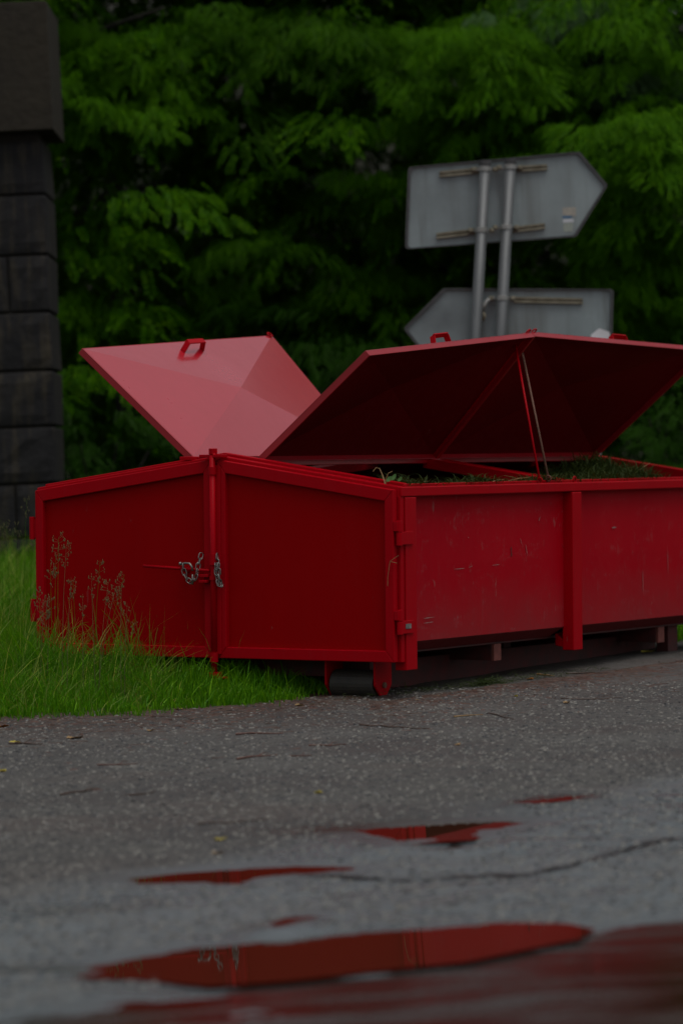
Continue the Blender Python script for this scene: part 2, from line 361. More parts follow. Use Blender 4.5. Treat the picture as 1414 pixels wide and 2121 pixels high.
for nm, mask, mt in (('road', ~fverge, 'asphalt'), ('verge_ground', fverge, 'soil')):
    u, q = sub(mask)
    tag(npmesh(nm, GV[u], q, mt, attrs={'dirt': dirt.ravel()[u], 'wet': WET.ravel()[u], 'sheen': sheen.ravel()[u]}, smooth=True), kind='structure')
for lv, poly, lab in PUDW:
    c0 = poly.mean(0); ex_ = 1. if len(poly) > 10 else .15
    o_ = [(x + (x - c0[0]) / (np.hypot(x - c0[0], y - c0[1]) + 1e-9) * .12 * ex_, y + (y - c0[1]) / (np.hypot(x - c0[0], y - c0[1]) + 1e-9) * .17 * ex_) for x, y in poly]
    n = len(o_); b = MB(); b.add([(c0[0], c0[1], lv)] + [(x, y, lv) for x, y in o_], [(0, 1 + i, 1 + (i + 1) % n) for i in range(n)])
    o = b.build('puddle', 'film' if 'gritty' in lab else 'water'); tag(o, kind='structure', label=lab)
# hill behind the trees, closing the view
hx = np.linspace(-60, 60, 60); hy = np.linspace(36, 75, 30); HX, HY = np.meshgrid(hx, hy)
HZ = land(HX, HY) + smooth01((HY - 37) / 22) * (8 - 3 * smooth01((HX - 3) / 8)) + vnoise(HX, HY, .3, 4) * 1.5 - .2
i_ = np.arange(HX.size).reshape(HX.shape)
tag(npmesh('wooded_slope', np.stack([HX, HY, HZ], -1).reshape(-1, 3), np.stack([i_[:-1, :-1], i_[:-1, 1:], i_[1:, 1:], i_[1:, :-1]], -1).reshape(-1, 4), 'hill', smooth=True), kind='structure')
# sealed joint and crack in the asphalt
def ground_line(pts, wd, name, mat, up=.008, jit=.006):
    P_ = []
    for i in range(len(pts) - 1):
        a, b = ground_at(*pts[i]), ground_at(*pts[i + 1]); k = max(2, int((b - a).length / .035))
        for j in range(k): P_.append(a.lerp(b, j / k))
    b_ = MB(); V = []
    for i, p in enumerate(P_):
        ww = wd * (.6 + .8 * random.random()) / 2 * min(1, (i + 1) / 8, (len(P_) - i) / 8); jx = random.uniform(-jit, jit)
        for s_ in (-1, 1):
            x, y = p.x, p.y + jx + s_ * ww; V.append((x, y, float(ground_z(x, y)[0]) + up))
    b_.add(V, [(2 * i, 2 * i + 2, 2 * i + 3, 2 * i + 1) for i in range(len(P_) - 1)])
    return b_.build(name, mat)
M['tar'] = simple('wet_tar', (.014, .013, .014), (.03, .028, .028), .45, sc=20)
tag(ground_line([(560, 1812), (640, 1822), (800, 1826), (960, 1818), (1100, 1812), (1180, 1797), (1260, 1770), (1340, 1748), (1440, 1734), (1600, 1715)], .05, 'joint', 'tar'), kind='structure', label='dark wavering joint between two layers of asphalt')
tag(ground_line([(-60, 2022), (60, 2018), (140, 2013), (200, 2010)], .05, 'joint', 'tar'), kind='structure', label='short dark joint left of the long puddle')

# ------------------------------------------------------------------ the container
CT = Matrix.LocRotScale(Vector((.3022, 19.4128, -.7848)), rot3(.0174, -.0086, -.5444), None)
CW = Matrix.Translation((0, 0, CAMH)) @ B3.to_4x4() @ CT
W, L, MID = 2.3, 4.10, 1.95                    # width, length, middle post
PK, EV, TOP = 1.115, .912, 1.08                # ridge position from the right, eave height, ridge height
def k(a, b, c): return (-a, b, c)
def roof(a): return EV + (TOP - EV) * (a / PK if a < PK else (W - a) / (W - PK))
base = CW @ Vector((-W / 2, L / 2, -.2))
box_ = thing('garden_waste_container', 'red steel roll-off container with butterfly lids propped open, full of grass cuttings', 'container')
box_.matrix_world = CW
def kbox(mb, a0, a1, b0, b1, c0, c1): return mb.box(-a1, -a0, b0, b1, c0, c1)
def cpart(mb, name, mat='red', parent=None, bevel=.003, smooth=False, label=None):
    o = mb.build(name, mat, parent or box_, bevel, smooth)
    if label: o['label'] = label
    return o
def poly_prism(mb, pts, b0, b1): return mb.prism([k(a, b0, c) for a, c in pts], [k(a, b1, c) for a, c in pts])
# doors
def door(a0, a1, name_label):
    r0, r1 = roof(a0) - .012, roof(a1) - .012; B0, B1, fw = -.045, -.003, .052
    outer = [(a0, 0), (a1, 0), (a1, r1), (a0, r0)]
    inner = [(a0 + fw, .060), (a1 - fw, .060), (a1 - fw, r1 - .066 + (r0 - r1) * fw / (a1 - a0)), (a0 + fw, r0 - .066 - (r0 - r1) * fw / (a1 - a0))]
    pn = MB(); poly_prism(pn, [(a0 + .02, .02), (a1 - .02, .02), (a1 - .02, r1 - .03), (a0 + .02, r0 - .03)], -.016, -.006)
    d = cpart(pn, 'door', 'reddoor', label=name_label)
    f = MB()
    for i in range(4):
        j = (i + 1) % 4; poly_prism(f, [outer[i], outer[j], inner[j], inner[i]], B0, B1)
    f.build('door_frame', M['red'], d, .004)
    return d
dl = door(1.131, 2.295, 'left door half with the long bolt'); dr = door(.005, 1.097, 'right door half')
# bolt on the left door
b = MB(); b.tube([k(1.555, -.075, .492), k(1.13, -.075, .470)], .0085, 10); b.build('bolt', M['red'], dl, 0, True)
b = MB(); kbox(b, 1.135, 1.20, -.085, -.045, .435, .450); b.build('bolt_bracket', M['red'], dl, .002); b = MB(); kbox(b, 1.14, 1.19, -.09, -.045, .405, .420); b.build('bolt_bracket', M['red'], dl, .002); b = MB(); kbox(b, 1.29, 1.31, -.085, -.016, .462, .492); b.build('bolt_bracket', M['red'], dl, .002)
for c0 in (.63, .175): 
    b = MB(); b.tube([k(2.325, -.03, c0), k(2.325, -.03, c0 + .125)], .017, 10); kbox(b, 2.296, 2.315, -.035, .02, c0 + .01, c0 + .11); b.build('hinge', M['red'], dl, .002)
# hinges of the right door
for i, c0 in enumerate((.61, .145)):
    b = MB(); b.tube([k(-.018, -.022, c0), k(-.018, -.022, c0 + .068)], .0175, 12); b.tube([k(-.018, -.022, c0 + .071), k(-.018, -.022, c0 + .13)], .0155, 12)
    kbox(b, -.030, -.020, -.01, .105, c0 + .004, c0 + .072)
    kbox(b, -.022, .004, -.046, -.03, c0 + .075, c0 + .125)
    h_ = b.build('hinge', M['red'], dr, .002)
    if i: h_['label'] = 'lower hinge with bare scraped metal'; c = MB(); kbox(c, -.033, -.0305, .015, .07, c0 + .03, c0 + .055); c.build('scraped_patch', simple('bare_metal', (.35, .33, .31), (.02, .02, .02), .5, .5, sc=30), h_)
# vertical locking tube at the meeting edge
b = MB(); b.tube([k(1.113, -.062, -.10), k(1.113, -.062, 1.10)], .0165, 14)
lt = cpart(b, 'locking_tube', bevel=0, smooth=True)
for c0, hh, r0 in ((-.02, .05, .023), (.42, .022, .022), (.50, .06, .024), (.985, .04, .022)):
    b = MB(); b.tube([k(1.113, -.062, c0), k(1.113, -.062, c0 + hh)], r0, 14); b.build('collar', M['red'], lt)
b = MB(); kbox(b, 1.09, 1.136, -.08, -.01, -.098, -.075); kbox(b, 1.03, 1.135, -.07, -.05, -.11, -.098); b.build('foot_latch', M['red'], lt, .003)
b = MB(); kbox(b, 1.05, 1.19, -.075, -.01, 1.075, 1.092); kbox(b, 1.10, 1.125, -.08, -.03, 1.092, 1.125); b.build('top_latch', M['red'], lt, .003)
b = MB(); kbox(b, 1.072, 1.132, -.052, -.0455, 0.02, 1.035); cpart(b, 'closing_strip')
# posts
def post(b0, b1, proud, c0, nm='side_post'):
    m_ = MB()
    kbox(m_, -proud, .05, b0, b1, c0, EV - .05)
    return cpart(m_, nm, bevel=.004)
b = MB(); kbox(b, -.012, .055, .002, .040, -.002, EV - .045); kbox(b, -.020, .050, .042, .155, -.045, EV - .052); cpart(b, 'corner_post', bevel=.004)
b = MB(); kbox(b, -.022, .05, MID - .035, MID + .075, -.035, EV - .052)
b.prism([k(-.02, MID - .030, -.03), k(.10, MID - .03, .06), k(.10, MID - .03, -.01)], [k(-.02, MID + .07, -.03), k(.10, MID + .07, .06), k(.10, MID + .07, -.01)])
pass
cpart(b, 'side_post', bevel=.004)
b = MB(); kbox(b, -.022, .05, L - .11, L, -.035, EV - .052); cpart(b, 'corner_post', bevel=.004)
b = MB(); kbox(b, W - .05, W + .02, .002, .12, -.04, EV - .05); cpart(b, 'corner_post', bevel=.004)
b = MB(); kbox(b, W - .05, W + .02, L - .11, L, -.04, EV - .05); cpart(b, 'corner_post', bevel=.004)
# side walls, upright sheet and chamfered lower sheet
for b0, b1 in ((.155, MID - .035), (MID + .075, L - .11)):
    m_ = MB(); n = 10
    for s0, s1, c0, c1, mt, nm in ((.040, .050, .098, EV - .02, 'redside', 'side_wall'),):
        m_ = MB(); V = []; 
        for j in range(n + 1):
            t = j / n; bb = b0 + (b1 - b0) * t; bow = .007 * math.sin(PI * t)
            V += [k(.040 - 0, bb, c0), k(.040 - bow, bb, .5), k(.040, bb, c1), k(.052, bb, c1), k(.052 - bow, bb, .5), k(.052, bb, c0)]
        Fc = []
        for j in range(n):
            for q in range(6): Fc.append((j * 6 + q, j * 6 + (q + 1) % 6, j * 6 + 6 + (q + 1) % 6, j * 6 + 6 + q))
        m_.add(V, Fc + [tuple(range(6))[::-1], tuple(n * 6 + q for q in range(6))]); cpart(m_, nm, mt, bevel=0, smooth=False)
    m_ = MB(); m_.prism([k(.040, b0, .096), k(.052, b0, .100), k(.150, b0, .048), k(.138, b0, .040)], [k(.040, b1, .096), k(.052, b1, .100), k(.150, b1, .048), k(.138, b1, .040)])
    cpart(m_, 'lower_side_sheet', 'chamfer', bevel=0)
b = MB(); kbox(b, W - .052, W - .040, .12, L - .11, .05, EV - .02); cpart(b, 'side_wall', 'redside')
b = MB(); kbox(b, .14, W - .14, .02, L - .02, .030, .044); cpart(b, 'floor', 'redold', bevel=0)
b = MB(); poly_prism(b, [(.05, .05), (W - .05, .05), (W - .05, EV - .03), (PK, TOP - .03), (.05, EV - .03)], L - .03, L - .02); cpart(b, 'rear_wall', 'red')
# scrapes and scuffs on the long side
KI = CW.inverted()
def side_at(u, v, a=.031):
    o_, p_ = KI @ Vector((0, 0, CAMH)), KI @ at(u, v, 20); d = p_ - o_; t = (-a - o_.x) / d.x; q = o_ + d * t; return (a, q.y, q.z)
M['scrape'] = simple('pale_scraped_paint', (.30, .17, .16), (.20, .05, .05), .6, sc=90)
M['rustmark'] = simple('dark_rust_mark', (.04, .008, .006), (.07, .012, .010), .8, sc=60)
for (u0, v0, u1, v1, wd_, mt, lab) in ((877, 1281, 899, 1278, 2.6, 'scrape', ''), (877, 1291, 897, 1288, 2.6, 'scrape', ''), (849, 1317, 858, 1316, 4.5, 'scrape', ''), (1058, 1132, 1059, 1153, 4.5, 'rustmark', 'dark vertical rust mark'), (1088, 1128, 1092, 1152, 2, 'scrape', ''),
        (970, 1176, 978, 1172, 2.2, 'scrape', ''), (940, 1179, 962, 1177, 1.4, 'scrape', ''), (1018, 1171, 1034, 1169, 1.8, 'scrape', ''), (1266, 1093, 1276, 1092, 4, 'scrape', ''), (1077, 1115, 1080, 1128, 1.6, 'scrape', ''), (1115, 1079, 1118, 1070, 2.2, 'scrape', ''), (968, 1112, 970, 1114, 2.5, 'scrape', ''), (1330, 1180, 1331, 1230, 1.6, 'scrape', ''), (1381, 1130, 1383, 1190, 1.4, 'scrape', '')):
    p0, p1 = Vector(k(*side_at(u0, v0))), Vector(k(*side_at(u1, v1))); dd = (p1 - p0).normalized(); sd_ = Vector((1, 0, 0)).cross(dd).normalized() * wd_ * .0026 / 2
    n_ = 5; V = []
    for i in range(n_ + 1):
        q = p0.lerp(p1, i / n_); ww = random.uniform(.35, 1.1) * (1 if 0 < i < n_ else .25); V += [q - sd_ * ww, q + sd_ * ww]
    b = MB(); b.add(V, [(2 * i, 2 * i + 1, 2 * i + 3, 2 * i + 2) for i in range(n_)]); cpart(b, 'scrape_mark', mt, bevel=0, label=lab or None)
# rails
b = MB(); kbox(b, -.018, .055, .005, L, EV - .048, EV + .004); cpart(b, 'top_rail', bevel=.006)
b = MB(); kbox(b, .058, .082, .06, L - .06, EV - .03, EV + .018); cpart(b, 'inner_rail_lip', bevel=.004)
b = MB(); kbox(b, W - .055, W + .018, .005, L, EV - .048, EV + .004); cpart(b, 'top_rail', bevel=.006)
def gable(b0, b1, dz, th, nm):
    for a0, a1 in ((.0, PK), (PK, W)):
        m_ = MB(); poly_prism(m_, [(a0, roof(a0) + dz - th), (a1, roof(a1) + dz - th), (a1, roof(a1) + dz), (a0, roof(a0) + dz)], b0, b1); cpart(m_, nm, bevel=.005)
gable(0.0, .055, .006, .06, 'gable_rail'); gable(.058, .10, .022, .05, 'gable_rail'); gable(L - .10, L, .01, .07, 'gable_rail')
# crossbeam at mid length: a channel with its two flanges
for a0, a1 in ((.085, PK - .15), (PK + .15, W - .085)):
    m_ = MB(); poly_prism(m_, [(a0, roof(a0) - .055), (a1, roof(a1) - .055), (a1, roof(a1) + .004), (a0, roof(a0) + .004)], MID - .015, MID - .005)
    poly_prism(m_, [(a0, roof(a0) - .010), (a1, roof(a1) - .010), (a1, roof(a1) + .0), (a0, roof(a0) + .0)], MID - .005, MID + .125)
    poly_prism(m_, [(a0, roof(a0) - .055), (a1, roof(a1) - .055), (a1, roof(a1) + .004), (a0, roof(a0) + .004)], MID + .125, MID + .135)
    cpart(m_, 'crossbeam', bevel=.002)
# ridge strip between the hinge lines
HN, HF, HZc = .925, 1.345, 1.078
b = MB(); kbox(b, HN + .01, HF - .01, .06, L - .02, HZc - .05, HZc - .018); cpart(b, 'ridge_strip', 'lid', bevel=.004)
b = MB(); kbox(b, HF - .06, HF + .02, .0, .16, HZc - .016, HZc + .004); cpart(b, 'hinge_lug', bevel=.003)
b = MB(); kbox(b, HN - .02, HN + .01, .11, .16, HZc - .035, HZc - .002); cpart(b, 'hinge_lug', 'dark', bevel=.003)
b = MB(); kbox(b, HF + .005, HF + .03, .09, .14, HZc - .035, HZc - .003); cpart(b, 'hinge_lug', 'dark', bevel=.003)
# closed rear lid on the far half
# lids
def lid(hinge_a, b0, b1, out0, out1, side, handle_t, label, ring_at):
    """a four-cornered sheet pressed into a shallow pyramid; out0/out1 = (a, c) of the free corners at b0/b1"""
    h0, h1 = Vector(k(hinge_a, b0, HZc)), Vector(k(hinge_a, b1, HZc)); o0, o1 = Vector(k(out0[0], b0, out0[1])), Vector(k(out1[0], b1, out1[1]))
    ctr = (h0 + h1 + o0 + o1) / 4; nrm_ = ((o0 + o1 - h0 - h1).cross(h1 - h0)).normalized()
    if nrm_.z < 0: nrm_ = -nrm_                   # towards the sky side
    def P_(s_, t):                                 # s 0 hinge .. 1 free edge, t 0..1 along
        q = (h0 * (1 - t) + h1 * t) * (1 - s_) + (o0 * (1 - t) + o1 * t) * s_
        e = min(s_, 1 - s_, t, 1 - t) * 2
        rise = .085 * e
        bow = -.014 * math.sin(PI * t) * s_ * 0
        return q + nrm_ * (rise + bow)
    pts = [P_(0, 0), P_(0, 1), P_(1, 1), P_(1, 0), P_(.5, .5)]; dn = nrm_ * -.004
    m_ = MB(); m_.add(pts + [p + dn for p in pts], [(0, 1, 4), (1, 2, 4), (2, 3, 4), (3, 0, 4), (6, 5, 9), (7, 6, 9), (8, 7, 9), (5, 8, 9), (0, 5, 6, 1), (1, 6, 7, 2), (2, 7, 8, 3), (3, 8, 5, 0)])
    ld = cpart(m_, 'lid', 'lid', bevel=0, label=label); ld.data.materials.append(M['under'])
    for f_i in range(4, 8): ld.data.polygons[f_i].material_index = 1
    rimd = nrm_ * -.036
    m_ = MB(); cyc = pts[:4]; ins = [p + (ctr - p).normalized() * .014 for p in cyc]
    for i in range(4):
        j = (i + 1) % 4; m_.prism([cyc[i] + nrm_ * .002, cyc[j] + nrm_ * .002, ins[j] + nrm_ * .001, ins[i] + nrm_ * .001], [cyc[i] + rimd, cyc[j] + rimd, ins[j] + rimd, ins[i] + rimd])
    m_.build('lid_rim', M['redrim'], ld, .002)
    c_ = P_(.90, handle_t); e = (o1 - o0).normalized(); d_ = nrm_; up_ = ((o0 + o1) - (h0 + h1)).normalized(); hd = (d_ * .88 + up_ * (.27 if side == 'f' else .48)).normalized()
    m_ = MB(); hw, hh = .095, (.060 if side == 'f' else .085); q = [c_ - e * hw, c_ - e * (hw * .8) + hd * hh, c_ + e * (hw * .8) + hd * hh, c_ + e * hw]
    for i in range(3): m_.bar(q[i] - (q[i + 1] - q[i]).normalized() * (.003 if i == 1 else 0), q[i + 1] + (q[i + 1] - q[i]).normalized() * (.003 if i == 1 else 0), .008, .034, up_.cross(q[i + 1] - q[i]).cross(q[i + 1] - q[i]))
    m_.build('handle', M['red'], ld, .0015)
    rp = P_(.985, ring_at); m_ = MB()
    m_.tube([rp + nrm_ * .006 + up_ * .014 + (e * math.cos(x) + up_ * math.sin(x)) * .017 for x in np.linspace(0, 2 * PI, 14)[:-1]], .0042, 6, closed=True)
    m_.build('ring', M['red'], ld, 0, True)
    return ld, P_
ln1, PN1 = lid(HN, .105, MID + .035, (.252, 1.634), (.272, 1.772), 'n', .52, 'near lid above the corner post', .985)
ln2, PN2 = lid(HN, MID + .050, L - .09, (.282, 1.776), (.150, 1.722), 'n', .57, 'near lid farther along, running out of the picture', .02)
lf1, PF1 = lid(HF, .105, MID + .04, (2.075, 1.684), (2.025, 1.795), 'f', .50, 'far lid lying open with its pale sky-lit face to the front', .985)
# far rear lid, shut
h0, h1 = k(HF, MID + .06, HZc), k(HF, L - .09, HZc)
m_ = MB(); m_.add([k(HF, MID + .06, 1.07), k(HF, L - .09, 1.07), k(W + .01, L - .09, EV + .03), k(W + .01, MID + .06, EV + .03), k(1.85, 3.1, 1.06)] + [k(HF, MID + .06, 1.045), k(HF, L - .09, 1.045), k(W + .01, L - .09, EV + .006), k(W + .01, MID + .06, EV + .006)],
    [(0, 1, 4), (1, 2, 4), (2, 3, 4), (3, 0, 4), (0, 5, 6, 1), (1, 6, 7, 2), (2, 7, 8, 3), (3, 8, 5, 0), (5, 8, 7, 6)]); cpart(m_, 'lid', 'lid', bevel=0, label='shut rear lid on the far side')
# props
for P_, s_, t_, foot, mt in ((PN1, .90, .965, (.045, 1.648, .93), 'red'), (PN2, .88, .012, (.045, 1.752, .94), 'rod')):
    tp = P_(s_, t_); m_ = MB(); m_.tube([tp, k(*foot)], .0065, 8); m_.tube([Vector(k(*foot)) + Vector((math.cos(x) * .016, 0, math.sin(x) * .016)) for x in np.linspace(0, 2 * PI, 12)[:-1]], .004, 6, closed=True)
    cpart(m_, 'prop_rod', mt, bevel=0, smooth=True, label='bright red prop rod' if mt == 'red' else 'rust brown prop rod')
m_ = MB(); m_.tube([PN1(.99, .99), PN1(.0, .995) + Vector((0, 0, -.02))], .005, 6); cpart(m_, 'edge_rod', bevel=0)
m_ = MB(); m_.tube([Vector(k(-.006, MID + .02, EV + .004)) + Vector((0, math.cos(x) * .016, .014 + math.sin(x) * .018)) for x in np.linspace(0, 2 * PI, 14)[:-1]], .0045, 6, closed=True); cpart(m_, 'ring', bevel=0)
# undercarriage
for a0 in (.40, W - .52):
    b = MB(); kbox(b, a0, a0 + .10, .24, L - .3, -.18, -.030); kbox(b, a0 - .02, a0 + .12, .24, L - .3, -.200, -.182); cpart(b, 'skid_beam', 'redold', bevel=.003)
for b0 in (.62, 1.235, 1.90, 2.6, 3.27, 3.8):
    sh = b0 in (1.235, 3.27)
    b = MB(); kbox(b, .135 if sh else .42, W - .135, b0, b0 + .085, -.060, .028); c_ = cpart(b, 'cross_member', 'redold', bevel=.003)
    if sh: b = MB(); kbox(b, .118, .134, b0 + .002, b0 + .083, -.062, .030); b.build('end_plate', M['tab'], c_, .002)
for a0 in (.165, W - .50):
    for aa in (a0 + .300, a0): b = MB(); b.prism([k(aa, .03, .0), k(aa, .20, .0), k(aa, .20, -.13), k(aa, .14, -.195), k(aa, .09, -.195), k(aa, .03, -.13)], [k(aa + .012, .03, .0), k(aa + .012, .20, .0), k(aa + .012, .20, -.13), k(aa + .012, .14, -.195), k(aa + .012, .09, -.195), k(aa + .012, .03, -.13)]); rb = cpart(b, 'roller_bracket', 'red', bevel=.002)
    b = MB(); b.tube([k(a0 + .022, .115, -.13), k(a0 + .290, .115, -.13)], .080, 28); b.build('roller', M['roller'], rb, .006)
    b = MB(); b.tube([k(a0 - .012, .115, -.13), k(a0, .115, -.13)], .016, 6); b.build('bolt_head', M['rod'], rb)
b = MB(); kbox(b, .18, .26, 3.53, 3.66, -.19, .03); kbox(b, .12, .32, 3.50, 3.69, -.20, -.19); cpart(b, 'rear_foot', 'redold')
b = MB(); kbox(b, .3, W - .3, .20, .26, -.10, .03); cpart(b, 'front_cross_member', 'redold')

# contents
def clip_h(a, b):
    h = .82 + .10 * np.exp(-((a - .12) / .2) ** 2)
    h = h - .05 * smooth01((b - 2.1) / .3) * np.exp(-(a / .2) ** 2)
    h = h - .07 * np.exp(-((a - .8) / .5) ** 2 - ((b - 1.0) / .9) ** 2)
    h = h + .165 * np.exp(-((a - .45) / .33) ** 2 - ((b - 2.95) / .36) ** 2) - .10 * smooth01((b - 3.35) / .3)
    return h + vnoise(a, b, 5, 21) * .07 + vnoise(a, b, 14, 22) * .04
ca, cb = np.meshgrid(np.linspace(.06, W - .06, 70), np.linspace(.12, L - .05, 120)); cc = clip_h(ca, cb); i_ = np.arange(ca.size).reshape(ca.shape)
V = [np.stack([-ca, cb, cc], -1).reshape(-1, 3)]; Fq = [np.stack([i_[:-1, :-1], i_[1:, :-1], i_[1:, 1:], i_[:-1, 1:]], -1).reshape(-1, 4)]
n = 70000; aa = rng.uniform(.062, 1.9, n); bb = rng.uniform(.12, L - .08, n); ch = clip_h(aa, bb); th = rng.uniform(0, 2 * PI, n); ln = rng.uniform(.03, .14, n); wd = rng.uniform(.001, .003, n)
P0 = np.stack([-aa, bb, ch - .004], -1); D = np.stack([np.cos(th), np.sin(th), rng.uniform(-.2, 1, n) * np.where((bb > 2.3) & (bb < 3.5), 1.2, .85)], -1); S_ = np.stack([-np.sin(th), np.cos(th), 0 * th], -1)
P1 = P0 + D * ln[:, None] * .5; P2 = P0 + D * ln[:, None] * np.array([1, 1, .6]); sw = S_ * wd[:, None]
vv = np.stack([P0 - sw, P0 + sw, P1 - sw, P1 + sw, P2 - sw * .2, P2 + sw * .2], 1).reshape(-1, 3); o0 = len(V[0]) + np.arange(n) * 6
V.append(vv); Fq.append(np.concatenate([np.stack([o0, o0 + 1, o0 + 3, o0 + 2], -1), np.stack([o0 + 2, o0 + 3, o0 + 5, o0 + 4], -1)]))
gc = npmesh('grass_cuttings', np.concatenate(V), np.concatenate(Fq), 'clip'); gc.matrix_world = CW
tag(gc, 'heaped grass cuttings and stalks filling the open red container', 'grass cuttings', kind='stuff')
stk = MB()
for i in range(30):
    a_, b_ = (random.uniform(.08, 1.0), random.uniform(.2, 3.8)) if i % 2 else (random.uniform(.1, .5), random.uniform(.2, 1.6)); o_ = Vector(k(a_, b_, float(clip_h(a_, b_)) + .012)); th_ = random.uniform(0, PI); l_ = random.uniform(.06, .16)
    e_ = Vector((math.cos(th_), math.sin(th_), random.uniform(.1, .45))) * l_; stk.tube([o_, o_ + e_ * .5 + Vector((random.gauss(0, .008), 0, .006)), o_ + e_], [.003, .0022, .001], 5)
o = stk.build('dry_stalks', 'tan'); o.matrix_world = CW; tag(o, 'dry stalks poking out of the grass cuttings in the container', 'stalks', kind='stuff')
# seedling and stalk at the corner
sp = thing('seedling', 'pale green seedling with a curled stalk at the container corner', 'plant'); sp.matrix_world = CW @ Matrix.Translation(k(.09, .03, EV + .0))
b = MB(); b.tube([(0, 0, -.02), (.0, -.005, .04), (.02, -.01, .075), (.045, -.01, .085)], [.003, .003, .0025, .002], 6)
b.tube([(.0, 0, 0), (-.03, .02, .06), (-.05, .02, .10), (-.065, .01, .105), (-.078, .0, .085)], [.003, .003, .0025, .002, .002], 6); b.build('stem', 'tan', sp)
def blob_leaf(b, c_, r, nv, rot=0, pts=9):
    c_, nv = Vector(c_), Vector(nv).normalized(); a_ = nv.orthogonal().normalized(); b2 = nv.cross(a_)
    ring = [c_ + (a_ * math.cos(x + rot) * r + b2 * math.sin(x + rot) * r * .75) + nv * .1 * r * math.cos(2 * x) for x in np.linspace(0, 2 * PI, pts + 1)[:-1]]
    b.add([c_ - nv * .12 * r] + ring, [(0, 1 + i, 1 + (i + 1) % pts) for i in range(pts)])
M['pale'] = leafm('pale_seedling_leaf', (.06, .14, .035), (.09, .19, .06), .3)
b = MB()
for c_, r in (((.055, -.015, .055), .021), ((.03, -.02, .045), .019), ((.085, .0, .045), .016)): blob_leaf(b, c_, r, (random.uniform(-.4, .4), -.9, .5))
b.build('leaf', 'pale', sp)
# chains
def chain(pts, label, root_loc, ll=.040, wr=.0030, shackle=None):
    t = thing('chain', label, 'chain'); t.matrix_world = CW @ Matrix.Translation(root_loc)
    P_ = [Vector(p) - Vector(root_loc) for p in pts]; cum = [0]
    for i in range(1, len(P_)): cum.append(cum[-1] + (P_[i] - P_[i - 1]).length)
    def ev(s_):
        for i in range(1, len(P_)):
            if s_ <= cum[i]: return P_[i - 1].lerp(P_[i], (s_ - cum[i - 1]) / (cum[i] - cum[i - 1]))
        return P_[-1]
    n = int(cum[-1] / (ll * .74)); b0 = MB(); hw = ll * .30; st_ = ll / 2 - hw
    ring = [(math.cos(x) * hw, 0, math.sin(x) * hw + (st_ if math.sin(x) > 0 else -st_)) for x in np.linspace(PI / 14, 2 * PI + PI / 14, 15)[:-1]]
    b0.tube(ring, wr, 6, closed=True); me = None
    for i in range(n):
        a, c_ = ev(i * cum[-1] / n), ev((i + 1) * cum[-1] / n); d = (c_ - a).normalized()
        if me is None: o = b0.build('link', 'chain', t, 0, True); me = o.data
        else: o = bpy.data.objects.new('link', me); COL.objects.link(o); o.parent = t
        q = d.to_track_quat('Z', 'Y'); o.rotation_mode = 'QUATERNION'; o.location = (a + c_) / 2
        from mathutils import Quaternion
        o.rotation_quaternion = q @ Quaternion((0, 0, 1), (.35 if i % 2 else 1.75) + random.uniform(-.25, .25))
    return t
c1 = chain([k(1.192, -.055, .56), k(1.195, -.085, .50), k(1.200, -.088, .45), k(1.215, -.088, .42), k(1.245, -.088, .405), k(1.272, -.088, .43), k(1.285, -.09, .47), k(1.288, -.09, .505)], 'short steel chain hanging in a loop over the bolt of the left door', k(1.192, -.055, .56))
b = MB(); P_ = [Vector(p) - Vector(k(1.192, -.055, .56)) for p in (k(1.305, -.09, .505), k(1.27, -.092, .510), k(1.245, -.092, .508), k(1.230, -.092, .49), k(1.228, -.09, .47))]
b.tube(P_, .0058, 8); b.tube([Vector(k(1.306, -.09, .498)) - Vector(k(1.192, -.055, .56)), Vector(k(1.306, -.09, .515)) - Vector(k(1.192, -.055, .56))], .008, 8)
b.tube([Vector(k(1.228, -.09, .45)) - Vector(k(1.192, -.055, .56)), Vector(k(1.228, -.09, .395)) - Vector(k(1.192, -.055, .56))], .005, 8); b.build('hook', 'chain', c1, 0, True)
c2 = chain([k(1.088, -.06, .56), k(1.082, -.075, .50), k(1.078, -.078, .44), k(1.055, -.078, .385), k(1.048, -.085, .395), k(1.060, -.09, .45), k(1.062, -.09, .51), k(1.074, -.09, .495), k(1.068, -.095, .43), k(1.052, -.095, .39)], 'bunched steel chain hanging beside the locking tube on the right door', k(1.088, -.06, .56))
# straw caught on the right stile
b = MB(); b.tube([k(-.03, -.05, .56), k(.015, -.062, .53), k(.03, -.062, .45), k(.032, -.06, .40)], .0014, 5); b.tube([k(-.02, -.05, .52), k(.015, -.062, .528)], .0012, 5)
o = b.build('straw', 'tan'); o.matrix_world = CW; tag(o, 'thin pale straw stuck to the edge of the right door', 'straw')

# ------------------------------------------------------------------ signpost seen from behind
SD = 25.6; KS = SD / F
sb = at(945, 1345, SD); sb.z = float(land(sb.x, sb.y)) - .05
sg = thing('direction_signpost', 'two leaning grey poles carrying two arrow signs seen from behind', 'road sign', sb)
org = at(1010, 600, SD); RX = (B3 @ Vector((1, 0, 0))); RZ = (B3 @ Vector((0, 0, 1))); RY = (B3 @ Vector((0, 1, 0)))
def sp_(u, v, d=0): return org + RX * ((u - 1010) * KS) + RZ * ((600 - v) * KS) + RY * d - sb
def rounded(pts, r, seg=5):
    out_ = []; n = len(pts)
    for i in range(n):
        p, a, c_ = Vector(pts[i]), Vector(pts[i - 1]), Vector(pts[(i + 1) % n]); da, dc = (a - p).normalized(), (c_ - p).normalized(); ang = da.angle(dc); t = min(r / math.tan(ang / 2), 40)
        s0, s1 = p + da * t, p + dc * t
        for j in range(seg + 1):
            x = j / seg; out_.append(tuple((s0 * (1 - x) ** 2 + p * 2 * x * (1 - x) + s1 * x * x)))
    return out_
